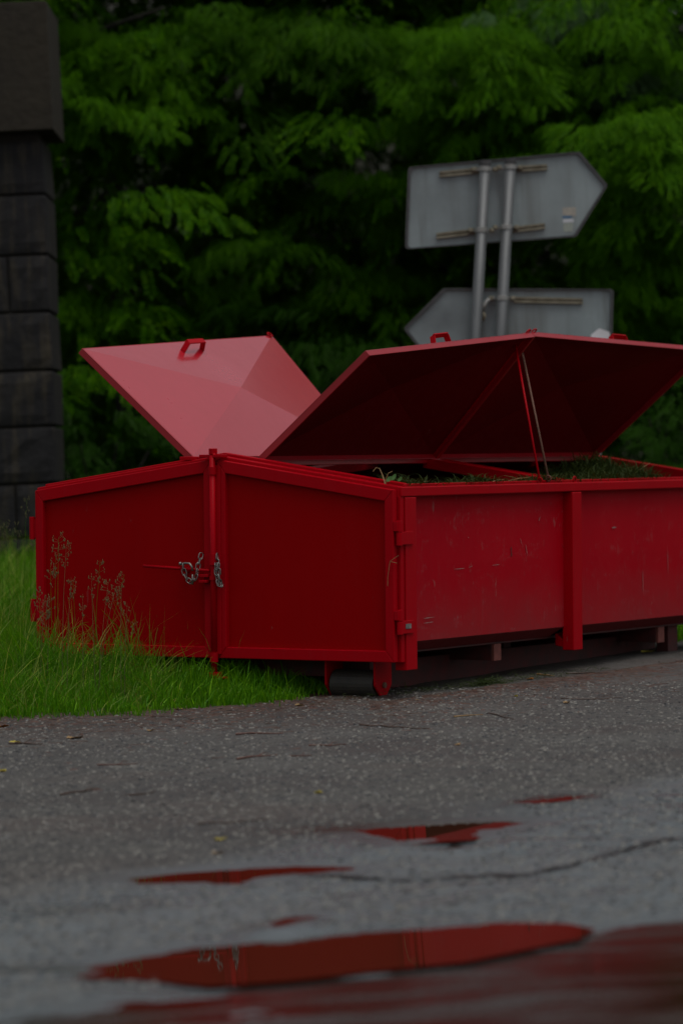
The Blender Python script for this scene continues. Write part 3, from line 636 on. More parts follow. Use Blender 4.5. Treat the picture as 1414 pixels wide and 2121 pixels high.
def board(outline, yaw_c, label, d=0):
    o2 = rounded(outline, 9); n = len(o2); c_ = Vector((sum(p[0] for p in o2) / n, sum(p[1] for p in o2) / n))
    inn = [tuple(Vector(p) + (c_ - Vector(p)).normalized() * 6.5) for p in o2]
    b = MB(); b.prism([sp_(u, v, d + .052) for u, v in o2], [sp_(u, v, d + .047) for u, v in o2]); bd = b.build('sign_board', 'sign', sg); bd['label'] = label
    b = MB(); N_ = n
    V = [sp_(u, v, d + .056) for u, v in o2] + [sp_(u, v, d + .025) for u, v in o2] + [sp_(u, v, d + .025) for u, v in inn] + [sp_(u, v, d + .046) for u, v in inn]
    b.add(V, [(a_ * n + i, a_ * n + (i + 1) % n, (a_ + 1) * n + (i + 1) % n, (a_ + 1) * n + i) for a_ in range(3) for i in range(n)]); b.build('rim', 'rim', bd)
    return bd
up = board([(845, 345), (1200, 313), (1259, 383), (1193, 490), (838, 516)], 0, 'upper arrow sign pointing right')
lo = board([(918, 596), (1271, 598), (1266, 765), (905, 770), (835, 680)], 0, 'lower arrow sign pointing left')
for (x0, y0, x1, y1) in ((910, 360, 992, 352), (1070, 349, 1133, 345), (904, 488, 986, 478), (1062, 475, 1128, 467)):
    b = MB()
    for dv in (-4, 4): b.bar(sp_(x0, y0 + dv, .035), sp_(x1, y1 + dv, .035), .022, .013)
    b.bar(sp_(x0, y0, .042), sp_(x1, y1, .042), .008, .03); b.build('mounting_rail', 'rail', up)
b = MB()
for dv in (-4, 4): b.bar(sp_(1064, 620 + dv, .035), sp_(1206, 623 + dv, .035), .022, .013)
b.bar(sp_(1064, 621, .042), sp_(1206, 623, .042), .008, .03); b.build('mounting_rail', 'rail', lo)
for u0, v0, u1, v1, mt in ((1165, 429, 1193, 447, 'sticker_tan'), (1165, 446, 1184, 451, 'sticker_blue'), (1166, 453, 1188, 460, 'sticker_white'), (1167, 461, 1187, 479, 'sticker_grey')):
    b = MB(); b.add([sp_(u0, v1, .0455), sp_(u1, v1 - 1, .0455), sp_(u1, v0 - 1, .0455), sp_(u0, v0, .0455)], [(0, 1, 2, 3)]); b.build('sticker', mt, up)
for (ut, vt, ub, vb, dd) in ((1004, 338, 983, 712, -.035), (1056, 334, 1035, 706, -.035)):
    du = (ub - ut) / (vb - vt); zg = 1360; p0, p1 = sp_(ut, vt, dd), sp_(ut + du * (zg - vt), zg, dd)
    b = MB(); b.tube([p0, p1], .0385, 20); po = b.build('pole', 'pole', sg, 0, True)
    b = MB(); b.tube([sp_(ut, vt - 5, dd), sp_(ut, vt + 6, dd)], .043, 16); b.build('pole_cap', 'rim', po)
for (u, v, owner) in ((1003, 351, up), (1055, 347, up), (996, 477, up), (1047, 471, up), (1039, 618, lo)):
    b = MB(); b.tube([sp_(u, v - 5, -.035), sp_(u, v + 5, -.035)], .0425, 18); b.box(*[q for t in zip(sp_(u - 19, v + 3, .01), sp_(u + 19, v - 3, .03)) for q in sorted(t)])
    b.build('pole_clamp', 'clamp', owner, .002)
    for du in (-22, 22):
        b = MB(); b.tube([sp_(u + du, v, .03), sp_(u + du, v, -.03)], .014, 6); b.bar(sp_(u + du - 5, v, .0), sp_(u + du + 5, v, .0), .03, .03); b.build('clamp_bolt', 'rail', owner, .002)
b = MB(); b.tube([sp_(1024, 618, .0), sp_(1010, 622, -.01), sp_(1002, 632, -.02), sp_(999, 645, -.02)], .016, 8); b.build('band_end', 'clamp', lo, 0, True)
b = MB(); b.tube([sp_(999, 646, -.02), sp_(1003, 655, -.02), sp_(999, 664, -.02)], .012, 8); b.build('hook_end', 'rail', lo, 0, True)
# white marker plate
mp = at(1236, 1345, 24.9); mp.z = float(land(mp.x, mp.y)) - .03
mk = thing('marker_post', 'small white plate with cut corners peeping over the lid beside its handle', 'marker post', mp)
tl = lambda u, v, d=0: at(u, v, 24.9 + d) - mp
b = MB(); out_ = rounded([(1222, 694), (1240, 680), (1262, 688), (1262, 722), (1236, 728)], 4, 3); b.prism([tl(u, v, .004) for u, v in out_], [tl(u, v, -.004) for u, v in out_]); b.build('plate', 'white', mk)
b = MB(); b.tube([tl(1243, 700, .02), (0, 0, 0)], .018, 10); b.build('post', 'pole', mk, 0, True)

# ------------------------------------------------------------------ stone pillar at the left
PD = 28.; 
pl = at(60, 1150, PD); zb = float(land(pl.x - .3, pl.y)) - .1
pil = thing('stone_pillar', 'dark weathered pillar of rough stone courses with an overhanging concrete cap', 'pillar', (pl.x, pl.y, zb))
def rough_block(x0, x1, y0, y1, z0, z1, x0t, x1t, amp=.02, nm='stone_block', mat='stone'):
    b = MB(); nu, nv = 6, 5; o0 = (pl.x, pl.y, zb); V = []
    for j in range(nv + 1):
        for i in range(nu + 1):
            s_, t = i / nu, j / nv; e = min(s_, 1 - s_, t, 1 - t) > .01
            xa = x0 + (x0t - x0) * t; xb = x1 + (x1t - x1) * t
            V.append((xa + (xb - xa) * s_ - o0[0], y0 - o0[1] - (random.uniform(.3, 1) * amp if e else 0), z0 + (z1 - z0) * t - o0[2]))
    Fc = [(j * (nu + 1) + i, j * (nu + 1) + i + 1, (j + 1) * (nu + 1) + i + 1, (j + 1) * (nu + 1) + i) for j in range(nv) for i in range(nu)]
    q0 = len(V); V += [(x0 - o0[0], y1 - o0[1], z0 - o0[2]), (x1 - o0[0], y1 - o0[1], z0 - o0[2]), (x1t - o0[0], y1 - o0[1], z1 - o0[2]), (x0t - o0[0], y1 - o0[1], z1 - o0[2])]
    bl, br, tr, tl_ = 0, nu, (nv + 1) * (nu + 1) - 1, nv * (nu + 1)
    Fc += [(q0, q0 + 3, q0 + 2, q0 + 1), tuple([br, q0 + 1, q0 + 2, tr] + [j * (nu + 1) + nu for j in range(nv - 1, 0, -1)]), tuple([q0, bl] + [j * (nu + 1) for j in range(1, nv)] + [tl_, q0 + 3]),
           tuple(list(range(bl, br + 1))[::-1] + [q0, q0 + 1]), tuple(list(range(tl_, tr + 1)) + [q0 + 2, q0 + 3])]
    b.add(V, Fc); return b.build(nm, mat, pil, .014 if nm == 'stone_block' else .006)
joints = [290, 402, 527, 645, 766, 882, 1000, 1112, 1225, 1340]; rights = [88, 96, 101, 104, 111, 114, 116, 119, 122, 125]
core = MB()
for i in range(len(joints) - 1):
    v1, v0 = joints[i] + 2, joints[i + 1] - 2
    t_, b_ = at(rights[i], v1, PD), at(rights[i + 1], v0, PD)
    wl = [-.62 - .02 * i, random.choice([-.36, -.25, -.48])]
    xs = [b_.x - 1.3, b_.x - random.choice([.62, .75]), b_.x] if i % 2 else [b_.x - 1.3, b_.x - (.30 if i in (2, 6) else .95), b_.x]
    for j in range(len(xs) - 1):
        dx = t_.x - b_.x if j == len(xs) - 2 else 0
        rough_block(xs[j] + .006, xs[j + 1] - (.006 if j < len(xs) - 2 else 0), pl.y, pl.y + .9, b_.z, t_.z, xs[j] + .006, xs[j + 1] - (.006 if j < len(xs) - 2 else 0) + dx)
t_, b_ = at(80, 290, PD), at(112, 1340, PD); a_ = at(80, 272, PD)
core.prism([(b_.x - 1.28 - pl.x, .03, b_.z - zb - .3), (b_.x - .015 - pl.x, .03, b_.z - zb - .3), (b_.x - .015 - pl.x, .87, b_.z - zb - .3), (b_.x - 1.28 - pl.x, .87, b_.z - zb - .3)],
           [(t_.x - 1.15 - pl.x, .03, a_.z - zb), (t_.x - pl.x, .03, a_.z - zb), (t_.x - pl.x, .87, a_.z - zb), (t_.x - 1.15 - pl.x, .87, a_.z - zb)])
core.build('mortar_core', 'mortar', pil)
t_, b_ = at(100, 8, PD), at(114, 272, PD)
rough_block(b_.x - 1.5, b_.x, pl.y - .16, pl.y + 1.0, b_.z, t_.z, b_.x - 1.5, t_.x - .0, .004, 'capstone', 'cap')

# ------------------------------------------------------------------ trees
def leaf_template(npair=6, L_=.24, lw=.017, ll=.052):
    V, Fq = [], []
    def lf(p, d):
        d = d / np.linalg.norm(d); s_ = np.cross(d, [0, 0, 1]); s_ = s_ / (np.linalg.norm(s_) + 1e-9); o = len(V)
        V.extend([p, p + d * ll * .5 + s_ * lw + [0, 0, .004], p + d * ll - [0, 0, .008], p + d * ll * .5 - s_ * lw + [0, 0, .004]]); Fq.append((o, o + 1, o + 2, o + 3))
    for i in range(npair):
        t = (i + 1) / (npair + .5); p = np.array([t * L_, 0, -.06 * t * t])
        for s_ in (-1, 1): lf(p, np.array([.35, s_, -.25]))
    lf(np.array([L_, 0, -.06]), np.array([1, 0, -.3])); return np.array(V), np.array(Fq)
LV, LF = leaf_template(7, .20, .012, .038)
LV2, LF2 = leaf_template(5, .22, .021, .058)
def rotm(yaw, pitch, roll):
    cy, sy = np.cos(yaw), np.sin(yaw); cp, sp2 = np.cos(pitch), np.sin(pitch); cr, sr = np.cos(roll), np.sin(roll); z = 0 * yaw; o = z + 1
    Rz = np.stack([cy, -sy, z, sy, cy, z, z, z, o], -1).reshape(-1, 3, 3); Ry = np.stack([cp, z, sp2, z, o, z, -sp2, z, cp], -1).reshape(-1, 3, 3); Rx = np.stack([o, z, z, z, cr, -sr, z, sr, cr], -1).reshape(-1, 3, 3)
    return Rz @ Ry @ Rx
def inst(T, Fq, P_, Rm, sc):
    V = np.einsum('nij,mj->nmi', Rm, T) * sc[:, None, None] + P_[:, None, :]; m_ = len(T)
    return V.reshape(-1, 3), (Fq[None] + (np.arange(len(P_)) * m_)[:, None, None]).reshape(-1, Fq.shape[1])
def spray(nl, LVx, LFx, seed):
    """a drooping layered branch end, about 1.2 m long, lying along +x"""
    r = np.random.default_rng(seed); P_, yaw, pit = [], [], []
    for i in range(nl):
        t = r.random() ** .8; side = r.choice([-1, 1]); off = r.random() * .5 * (1 - .5 * t)
        P_.append([t * 1.15, side * off, .12 * math.sin(t * 2.6) - .28 * t * t - .25 * off ** 2 + r.normal() * .035]); yaw.append(side * (.3 + off * 1.5) + r.normal() * .35); pit.append(.25 + r.random() * .45)
    P_, yaw, pit = map(np.array, (P_, yaw, pit)); return inst(LVx, LFx, P_, rotm(yaw, pit, r.normal(size=nl) * .35), r.uniform(.8, 1.25, nl))
SPR = [spray(64, LV, LF, s_) for s_ in range(5)]; SPC = [spray(30, LV2, LF2, 50 + s_) for s_ in range(4)]
def foliage(items):
    """items: list of (x, y, z, yaw, pitch, scale, coarse)"""
    Vs, Fs, o = [], [], 0
    for (x, y, z, yaw, pit, sc, co) in items:
        T, Fx = random.choice(SPC if co else SPR); Rm = rotm(np.array([yaw]), np.array([pit]), np.array([random.gauss(0, .25)]))[0]
        V = (T @ Rm.T) * sc + np.array([x, y, z]); Vs.append(V); Fs.append(Fx + o); o += len(V)
    return np.concatenate(Vs), np.concatenate(Fs)
def tree(x, y, h, cr, n_fine, n_coarse, label, name='locust_tree', mat='leaf', extra=(), lowz=1.5, dens_front=True, cat='tree'):
    z0 = float(land(x, y)); t = thing(name, label, cat, (x, y, z0 - .1), 'trees closing the view behind the container')
    b = MB(); zz = np.linspace(0, h * .85, 9); px = [0.12 * math.sin(i * 1.3 + x) for i in range(9)]; b.tube([(px[i], .1 * math.cos(i + x), zz[i]) for i in range(9)], [.17 * (1 - .09 * i) for i in range(9)], 9)
    for i in range(12):
        a = random.uniform(0, 2 * PI); zs = random.uniform(.25, .8) * h; ln_ = cr * random.uniform(.5, .85)
        b.tube([(0, 0, zs), (math.cos(a) * ln_ * .5, math.sin(a) * ln_ * .5, zs + .5), (math.cos(a) * ln_, math.sin(a) * ln_, zs + .6)], [.05, .03, .012], 6)
    b.build('trunk', 'bark', t)
    it = []
    for i in range(n_fine + n_coarse):
        co = i >= n_fine
        for _ in range(50):
            a = random.uniform(-PI, 0) if not co else random.uniform(-PI, PI); zz_ = random.uniform(0, 1); rr = cr * (random.uniform(.72, 1.0) if not co else (random.uniform(.2, .62) if math.sin(a) < 0 else random.uniform(.4, .95))) * math.sin(PI * min(1, .18 + .8 * zz_)) ** .5
            px_, py_ = rr * math.cos(a), rr * math.sin(a); pz = lowz + (h - lowz) * zz_
            if not co and pz + z0 > 7.4: continue
            break
        it.append((px_, py_, pz + .1, a + random.gauss(0, .5), random.uniform(-.1, .45), random.uniform(.55, .95) if not co else random.uniform(.7, 1.25), co))
    for (wx, wy, wz, yaw, sc) in extra: it.append((wx - x, wy - y, wz - z0 + .1, yaw, random.uniform(0, .35), sc, False))
    V, Fx = foliage(it); npmesh('crown', V, Fx, mat, t, attrs={'tint': np.repeat(np.clip(rng.normal(.08, .28, len(V) // 4), 0, 1), 4)}); return t
# sprays that catch the light, where the photograph shows them (pixel, pixel, metres away)
LIT_AND_SHADING = {0: [(180, 40, 31), (150, 130, 30.5), (240, 100, 31), (300, 60, 31), (130, 230, 31), (240, 190, 30.5), (330, 200, 31), (390, 180, 31), (440, 230, 31.5), (160, 620, 31), (330, 640, 32), (200, 700, 32)],
       1: [(420, 30, 31), (500, 60, 31), (560, 30, 31.5), (620, 70, 31), (690, 40, 31), (740, 50, 30.5), (640, 20, 31), (460, 350, 32), (560, 400, 32), (590, 490, 30.5), (640, 610, 31.5), (560, 480, 31.5), (700, 640, 31.5)],
       2: [(800, 60, 31), (860, 100, 30.5), (920, 60, 30.5), (980, 50, 30), (1040, 60, 30), (1100, 100, 30), (1140, 150, 30), (1080, 170, 30), (1000, 140, 30), (930, 170, 30.5), (1150, 220, 30.5), (1060, 250, 30.5), (960, 230, 31), (880, 240, 31), (1180, 290, 30), (1230, 310, 30), (1100, 310, 30), (1020, 270, 30.5), (820, 350, 31), (770, 400, 31.5), (840, 420, 31.5), (800, 560, 31.5), (880, 560, 32), (740, 700, 32)],
       3: [(1290, 260, 29), (1340, 240, 29), (1380, 300, 29), (1400, 200, 29.5), (1330, 330, 29.5), (1280, 520, 30), (1340, 540, 30), (1390, 470, 30), (1300, 620, 30.5), (1360, 650, 30.5), (1400, 600, 30), (1310, 760, 30.5), (1380, 800, 30.5), (1340, 420, 30), (1270, 440, 30.5), (1400, 380, 29.5), (1350, 20, 30), (1400, 80, 30)]}
LIT_AND_SHADING[0] += [(u, v, 31.8) for u in (0, 90, 180, 270, 360) for v in (-420, -250)]  # unseen sprays above the frame, added to shade the crown below
LIT_AND_SHADING[1] += [(u, v, 31.6) for u in (430, 510, 590, 670, 740) for v in (-420, -250, -120)]  # more unseen sprays added overhead to darken the centre crown
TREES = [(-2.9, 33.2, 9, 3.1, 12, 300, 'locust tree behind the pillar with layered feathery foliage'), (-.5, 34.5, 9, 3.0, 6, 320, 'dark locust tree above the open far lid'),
         (1.6, 34.0, 9, 3.2, 24, 320, 'locust tree with bright sprays above the arrow signs'), (4.3, 32.8, 8.2, 3.0, 26, 280, 'locust tree at the right edge of the picture')]
for i, (x, y, h, cr, nf, nc, lab) in enumerate(TREES):
    ex = []
    for (u, v, d) in LIT_AND_SHADING[i]:
        for q in range(8):
            p = at(u + random.gauss(0, 28), v + random.gauss(0, 16), d + random.uniform(-.3, .6)); ex.append((p.x + random.uniform(-.35, .2), p.y + .7, p.z, -PI / 2 + random.gauss(0, .9), random.uniform(.36, .62)))
    tree(x, y, h, cr, nf, nc, lab, mat='leafshade' if 'dark' in lab else 'leaf', extra=ex, lowz=1.2)
BL = []
for (u, v) in ((1180, 40), (1225, 70), (1200, 130), (1250, 150), (1170, 200), (1230, 210), (1270, 90), (1290, 30), (1320, 130), (1260, 10), (1160, 0)):
    for q in range(9):
        p = at(u + random.gauss(0, 30), v + random.gauss(0, 24), 31.4 + random.uniform(-.3, .5)); BL.append((p.x + random.uniform(-.3, .2), p.y + .5, p.z, -PI / 2 + random.gauss(0, 1), random.uniform(.4, .65)))
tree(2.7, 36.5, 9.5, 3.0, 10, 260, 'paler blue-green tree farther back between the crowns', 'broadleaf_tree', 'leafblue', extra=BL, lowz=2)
tree(-7.5, 35, 12, 3.6, 0, 260, 'dark tree beyond the left edge', 'locust_tree', lowz=1)
tree(9.8, 35, 7.5, 3.0, 0, 260, 'dark tree beyond the right edge', 'locust_tree', lowz=1)
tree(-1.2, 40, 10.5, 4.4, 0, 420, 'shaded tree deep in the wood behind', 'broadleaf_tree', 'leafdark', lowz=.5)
# shrubs under the trees
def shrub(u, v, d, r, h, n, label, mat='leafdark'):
    p = at(u, v, d); z0 = float(land(p.x, p.y)); t = thing('shrub', label, 'shrub', (p.x, p.y, z0 - .05), 'shrubs under the trees')
    b = MB()
    for i in range(7):
        a = random.uniform(0, 2 * PI); b.tube([(0, 0, 0), (math.cos(a) * r * .3, math.sin(a) * r * .3, h * .5), (math.cos(a) * r * .6, math.sin(a) * r * .6, h * .8)], [.02, .013, .006], 5)
    b.build('stem', 'bark', t); it = []
    for i in range(n):
        a = random.uniform(-PI, PI); q = random.random(); rr = r * math.sqrt(random.random()) * (1 - .4 * q); it.append((rr * math.cos(a), rr * math.sin(a), .15 + h * q, a, random.uniform(-.3, .4), random.uniform(.35, .6), random.random() < .5))
    V, Fx = foliage(it); npmesh('foliage', V, Fx, mat, t)
shrub(200, 980, 30, .8, 1.3, 60, 'low shrub between the pillar and the open far lid')
shrub(300, 960, 31.5, .8, 1.0, 50, 'small dark shrub seen under the edge of the far lid')
shrub(1330, 900, 29.5, .9, 2.0, 90, 'shrub beyond the rear end of the container', 'leafdark')
shrub(1420, 880, 29, .8, 1.8, 70, 'leafy shrub at the right edge behind the container')
shrub(720, 850, 31, 1.0, 2.2, 80, 'dark shrub in the gap between the two open lids')
for u, d, lab in ((262, 33, 'dark trunk seen below the far lid'), ):
    p = at(u, 900, d); z0 = float(land(p.x, p.y)); b = MB(); b.tube([(0, 0, -.2), (.03, 0, 1.5), (-.02, 0, 3), (.1, 0, 4.5)], [.11, .10, .09, .07], 10); o = b.build('tree_trunk', 'bark'); o.location = (p.x, p.y, z0); tag(o, 'slim dark trunk seen past the edge of the far lid', 'tree trunk')

# ------------------------------------------------------------------ grass
def grass(n, xr, yr, hfn, dens=lambda x, y: 1, wd0=.0028, name='grass', mat='grass', label='', lean=.35):
    x = rng.uniform(*xr, n); y = rng.uniform(*yr, n); vg = verge(x, y); keep = (vg > -.30 * rng.random(n) ** 5) & (rng.random(n) < dens(x, y))
    x, y, vg = x[keep], y[keep], vg[keep]; n = len(x)
    clump = .35 + .9 * (vnoise(x, y, 5, 31) + .5) + .7 * (vnoise(x, y, 14, 32) + .5); H = hfn(x, y, vg) * clump * rng.uniform(.55, 1.25, n); z = ground_z(x, y)[0]
    th = rng.uniform(0, 2 * PI, n); le = rng.uniform(.1, 1, n) * lean * 1.4
    D = np.stack([np.cos(th), np.sin(th), 0 * th], -1); S_ = np.stack([-np.sin(th + .8), np.cos(th + .8), 0 * th], -1); P0 = np.stack([x, y, z - .005], -1)
    rows = []
    for t, wf in ((0, 1), (.4, .9), (.75, .6), (1, .08)):
        p = P0 + D * (le * H * t * t)[:, None] * 1.0 + np.array([0, 0, 1]) * (H * (t - .35 * le * t * t))[:, None]; ww = (rng.uniform(.7, 1.3, n) * wd0 * wf)[:, None] if t == 0 else w0 * wf
        if t == 0: w0 = ww
        rows += [p - S_ * ww, p + S_ * ww]
    V = np.stack(rows, 1).reshape(-1, 3); o0 = np.arange(n) * 8
    Fq = np.concatenate([np.stack([o0 + 2 * j, o0 + 2 * j + 1, o0 + 2 * j + 3, o0 + 2 * j + 2], -1) for j in range(3)])
    tint = np.repeat(np.clip(rng.random(n) ** 4 * 1.1 + vnoise(x, y, 2.2, 41) * .9 * (vnoise(x, y, 2.2, 41) > 0), 0, 1), 8)
    return tag(npmesh(name, V, Fq, mat, attrs={'tint': tint}), label, 'grass', kind='stuff')
def hf(x, y, vg): return np.clip(.045 + .13 * vg, .045, .12) + .10 * smooth01((-x - 1.2) / .6) * smooth01((vg - .6) / .8)
def inside_box(x, y):
    q = CW.inverted(); a = -(q[0][0] * x + q[0][1] * y + q[0][3] + q[0][2] * .3); b_ = q[1][0] * x + q[1][1] * y + q[1][3] + q[1][2] * .3
    return (a > .12) & (a < W - .1) & (b_ > .25) & (b_ < L)
grass(90000, (-2.2, .35), (17.0, 21.0), hf, lambda x, y: np.where(inside_box(x, y), .03, 1), label='fresh green grass of the verge in front of the container')
M['grasspale'] = leafm('pale_grass_blade', (.07, .16, .012), (.14, .20, .03), .3, .55)
grass(5000, (-2.2, .3), (17.0, 20.6), lambda x, y, v: .07 + np.clip(.2 * v, 0, .16) * (x < -.6) + .05 * (x < -1.0), lambda x, y: np.where(inside_box(x, y), .0, 1) * np.where(x < -.9, 1, .35), .0022, name='pale_grass', mat='grasspale', label='pale wispy blades mixed into the verge grass', lean=.8)
grass(7000, (-3.2, -.6), (20.0, 28.5), lambda x, y, v: .34 + 0 * x, lambda x, y: np.where(inside_box(x, y), 0, 1), .0026, name='pale_grass', mat='grasspale', label='pale wispy stalks over the grass of the bank', lean=.6)
grass(2600, (-2.2, .3), (17.0, 20.4), lambda x, y, v: .10 + np.clip(.18 * v, 0, .16), lambda x, y: np.where(inside_box(x, y), .0, 1), .0042, name='coarse_grass', label='broader arching blades among the verge grass', lean=.9)
grass(60000, (-3.2, -.6), (20.0, 28.5), lambda x, y, v: .20 + .03 * (y > 22), lambda x, y: np.where(inside_box(x, y), 0, 1), .0036, label='longer grass rising on the bank towards the pillar')
grass(26000, (1.2, 4.5), (22.5, 28), lambda x, y, v: .11 + 0 * x, lambda x, y: np.where(inside_box(x, y), 0, 1), .0035, label='strip of bright grass past the rear end of the container')
# flowering grasses
def tall_grass(spots, label, green=.4):
    p0 = spots[0]; r0 = ground_at(p0[0], p0[1]); t = thing('tall_grass', label, 'grass', r0)
    for (ub, vb, ut, vt, d, full) in spots:
        g = at(ub, vb, d); g.z = float(ground_z(g.x, g.y)[0]) - .01; tip = at(ut, vt, d - .05); bend = (tip - g).x * .35
        pts = [g, g.lerp(tip, .35) + Vector((-bend * .3, 0, .01)), g.lerp(tip, .7) + Vector((-bend * .3, 0, 0)), tip]
        b = MB(); b.tube([p - r0 for p in pts], [.0018, .0015, .0011, .0006], 5); b.build('stem', 'grassdry' if random.random() > green else 'grass', t)
        b = MB(); ax = (tip - pts[2]); hl = min(.13, ax.length) ; ax = ax.normalized()
        for i in range(int(11 * full)):
            s_ = random.random(); c_ = tip - ax * hl * s_; rr = .026 * full * math.sin(PI * (.15 + .8 * s_)) ; a = random.uniform(0, 2 * PI)
            e = c_ + Vector((math.cos(a) * rr, math.sin(a) * rr, random.uniform(.004, .02))); b.tube([c_ - r0, e - r0], .0006, 3, cap=False)
            for j in range(3):
                q = e + Vector((random.gauss(0, .003), random.gauss(0, .003), random.gauss(0, .006))); b.tube([q - r0, q - r0 + Vector((random.gauss(0, .002), 0, .005)), q - r0 + Vector((0, 0, .011))], [.0008, .0026, .0004], 4)
        b.build('seed_head', 'grassdry', t)
        b = MB()
        for i in range(3):
            s_ = random.uniform(.1, .5); c_ = g.lerp(tip, s_); a = random.choice([-1, 1]) * random.uniform(.5, 1.2); l_ = random.uniform(.08, .16); w_ = .003
            P_ = [c_ + Vector((math.sin(a) * l_ * q, random.uniform(-.01, .01), l_ * (q - .5 * q * q) * 1.2)) for q in (0, .4, .75, 1)]
            b.add([p - r0 + Vector((0, 0, s2 * w_ * (1 - j / 3.2))) for j, p in enumerate(P_) for s2 in (-1, 1)], [(0, 1, 3, 2), (2, 3, 5, 4), (4, 5, 7, 6)])
        b.build('blade', 'grass', t)
tall_grass([(118, 1360, 122, 1112, 19.6, 1.5), (125, 1365, 138, 1128, 19.65, 1.2), (112, 1362, 116, 1150, 19.6, 1.3), (135, 1370, 148, 1195, 19.55, 1), (108, 1350, 105, 1170, 19.7, 1)], 'tallest tuft of flowering grass in front of the left door')
tall_grass([(190, 1372, 208, 1160, 19.5, 1), (195, 1372, 190, 1195, 19.5, .8), (200, 1372, 225, 1205, 19.5, 1.2), (205, 1375, 258, 1190, 19.45, 1.2), (198, 1375, 240, 1215, 19.5, 1.2)], 'leaning tuft of flowering grass right of the tallest one')
tall_grass([(248, 1378, 252, 1215, 19.45, .8), (255, 1382, 264, 1250, 19.4, .6), (258, 1385, 282, 1268, 19.4, .6), (160, 1370, 152, 1205, 19.55, .8), (170, 1370, 172, 1230, 19.5, .8)], 'thin seed stalks nearest the bolt of the left door')
tall_grass([(85, 1350, 82, 1225, 19.9, 1.3), (80, 1350, 92, 1250, 19.8, 1.3), (95, 1350, 104, 1235, 19.8, 1.2), (72, 1345, 98, 1268, 19.9, 1)], 'reddish flowering grass across the lower left corner of the container')
tall_grass([(45, 1250, 56, 1035, 22, 1), (35, 1250, 34, 1090, 22, .9), (20, 1250, 14, 1080, 22.3, .9), (55, 1250, 70, 1110, 21.6, .8), (5, 1260, 5, 1095, 22, .9)], 'pale seed stalks against the foot of the pillar', .8)

# ------------------------------------------------------------------ litter on the road
def on_ground(u, v):
    p = ground_at(u, v); z = float(ground_z(p.x, p.y)[0]); return Vector((p.x, p.y, z))
def twig(u0, v0, u1, v1, label, mat='twig', r=.004, fork=True):
    a, b_ = on_ground(u0, v0), on_ground(u1, v1); L_ = (b_ - a).length; n = max(4, int(L_ / .05)); pts = []
    for i in range(n + 1):
        p = a.lerp(b_, i / n); p.x += random.gauss(0, .004); p.y += random.gauss(0, .010) * (0 < i < n); p.z = float(ground_z(p.x, p.y)[0]) + r * .8; pts.append(p - a)
    b = MB(); b.tube(pts, [r * (1 - .6 * i / n) for i in range(n + 1)], 6)
    if fork:
        q = pts[n // 2]; b.tube([q, q + Vector((L_ * .12, .03, .012)), q + Vector((L_ * .22, .08, .006))], [r * .5, r * .4, r * .2], 5)
    o = b.build('twig', mat); o.location = a; tag(o, label, 'twig', 'twigs lying on the road')
twig(745, 1504, 888, 1508, 'long dark twig lying level in front of the corner post', r=.005)
twig(490, 1524, 586, 1521, 'straight brown twig left of the long dark twig', 'twigred', .006, False)
twig(492, 1574, 572, 1565, 'short reddish twig below the straight brown one', 'twigred', .005)
twig(600, 1568, 648, 1568, 'short dark reddish twig right of the other reddish one', 'twigred')
twig(128, 1650, 210, 1634, 'slanting dark twig on the left of the road', 'twig', .005)
twig(200, 1584, 285, 1580, 'thin red twig near the left edge of the road', 'twigred')
twig(645, 1545, 715, 1545, 'thin reddish twig ending under the container corner', 'twigred', .0045)
twig(20, 1542, 88, 1543, 'dark twig beside the yellow leaf at the left', r=.006)
twig(1160, 1449, 1290, 1446, 'thin pale branching twig at the right below the middle post', 'twig', .004)
twig(1010, 1478, 1065, 1490, 'crooked forked twig in front of the container side', 'twig', .004)
twig(940, 1487, 1000, 1482, 'short tan twig joined to the crooked one', 'tan', .004, False)
twig(260, 1651, 320, 1642, 'faint dark twig in the blurred middle of the road', 'twig', .004, False)
twig(1175, 1397, 1228, 1394, 'grey stick lying just before the side post', 'twig', .006, False)
twig(1110, 1400, 1150, 1402, 'ochre stick among the spilled cuttings', 'tan', .006, False)
twig(410, 1708, 560, 1698, 'brown twig in the soft foreground', 'twig', .004, False)
def leaf(u, v, s_, label, mat):
    p = on_ground(u, v); b = MB(); R_ = s_ / 2; rot = random.uniform(0, 6)
    pts = [(0, 0, .002)] + [(math.cos(x + rot) * R_ * (1 - .25 * math.sin(2 * x)), math.sin(x + rot) * R_ * .6, .004 + .012 * abs(math.sin(x)) * random.random()) for x in np.linspace(0, 2 * PI, 10)[:-1]]
    b.add(pts, [(0, 1 + i, 1 + (i + 1) % 9) for i in range(9)]); b.add([(x, y, z - .0015) for x, y, z in pts], [(0, 1 + (i + 1) % 9, 1 + i) for i in range(9)])
    o = b.build('fallen_leaf', mat); o.location = p; tag(o, label, 'leaf', 'fallen leaves on the road')
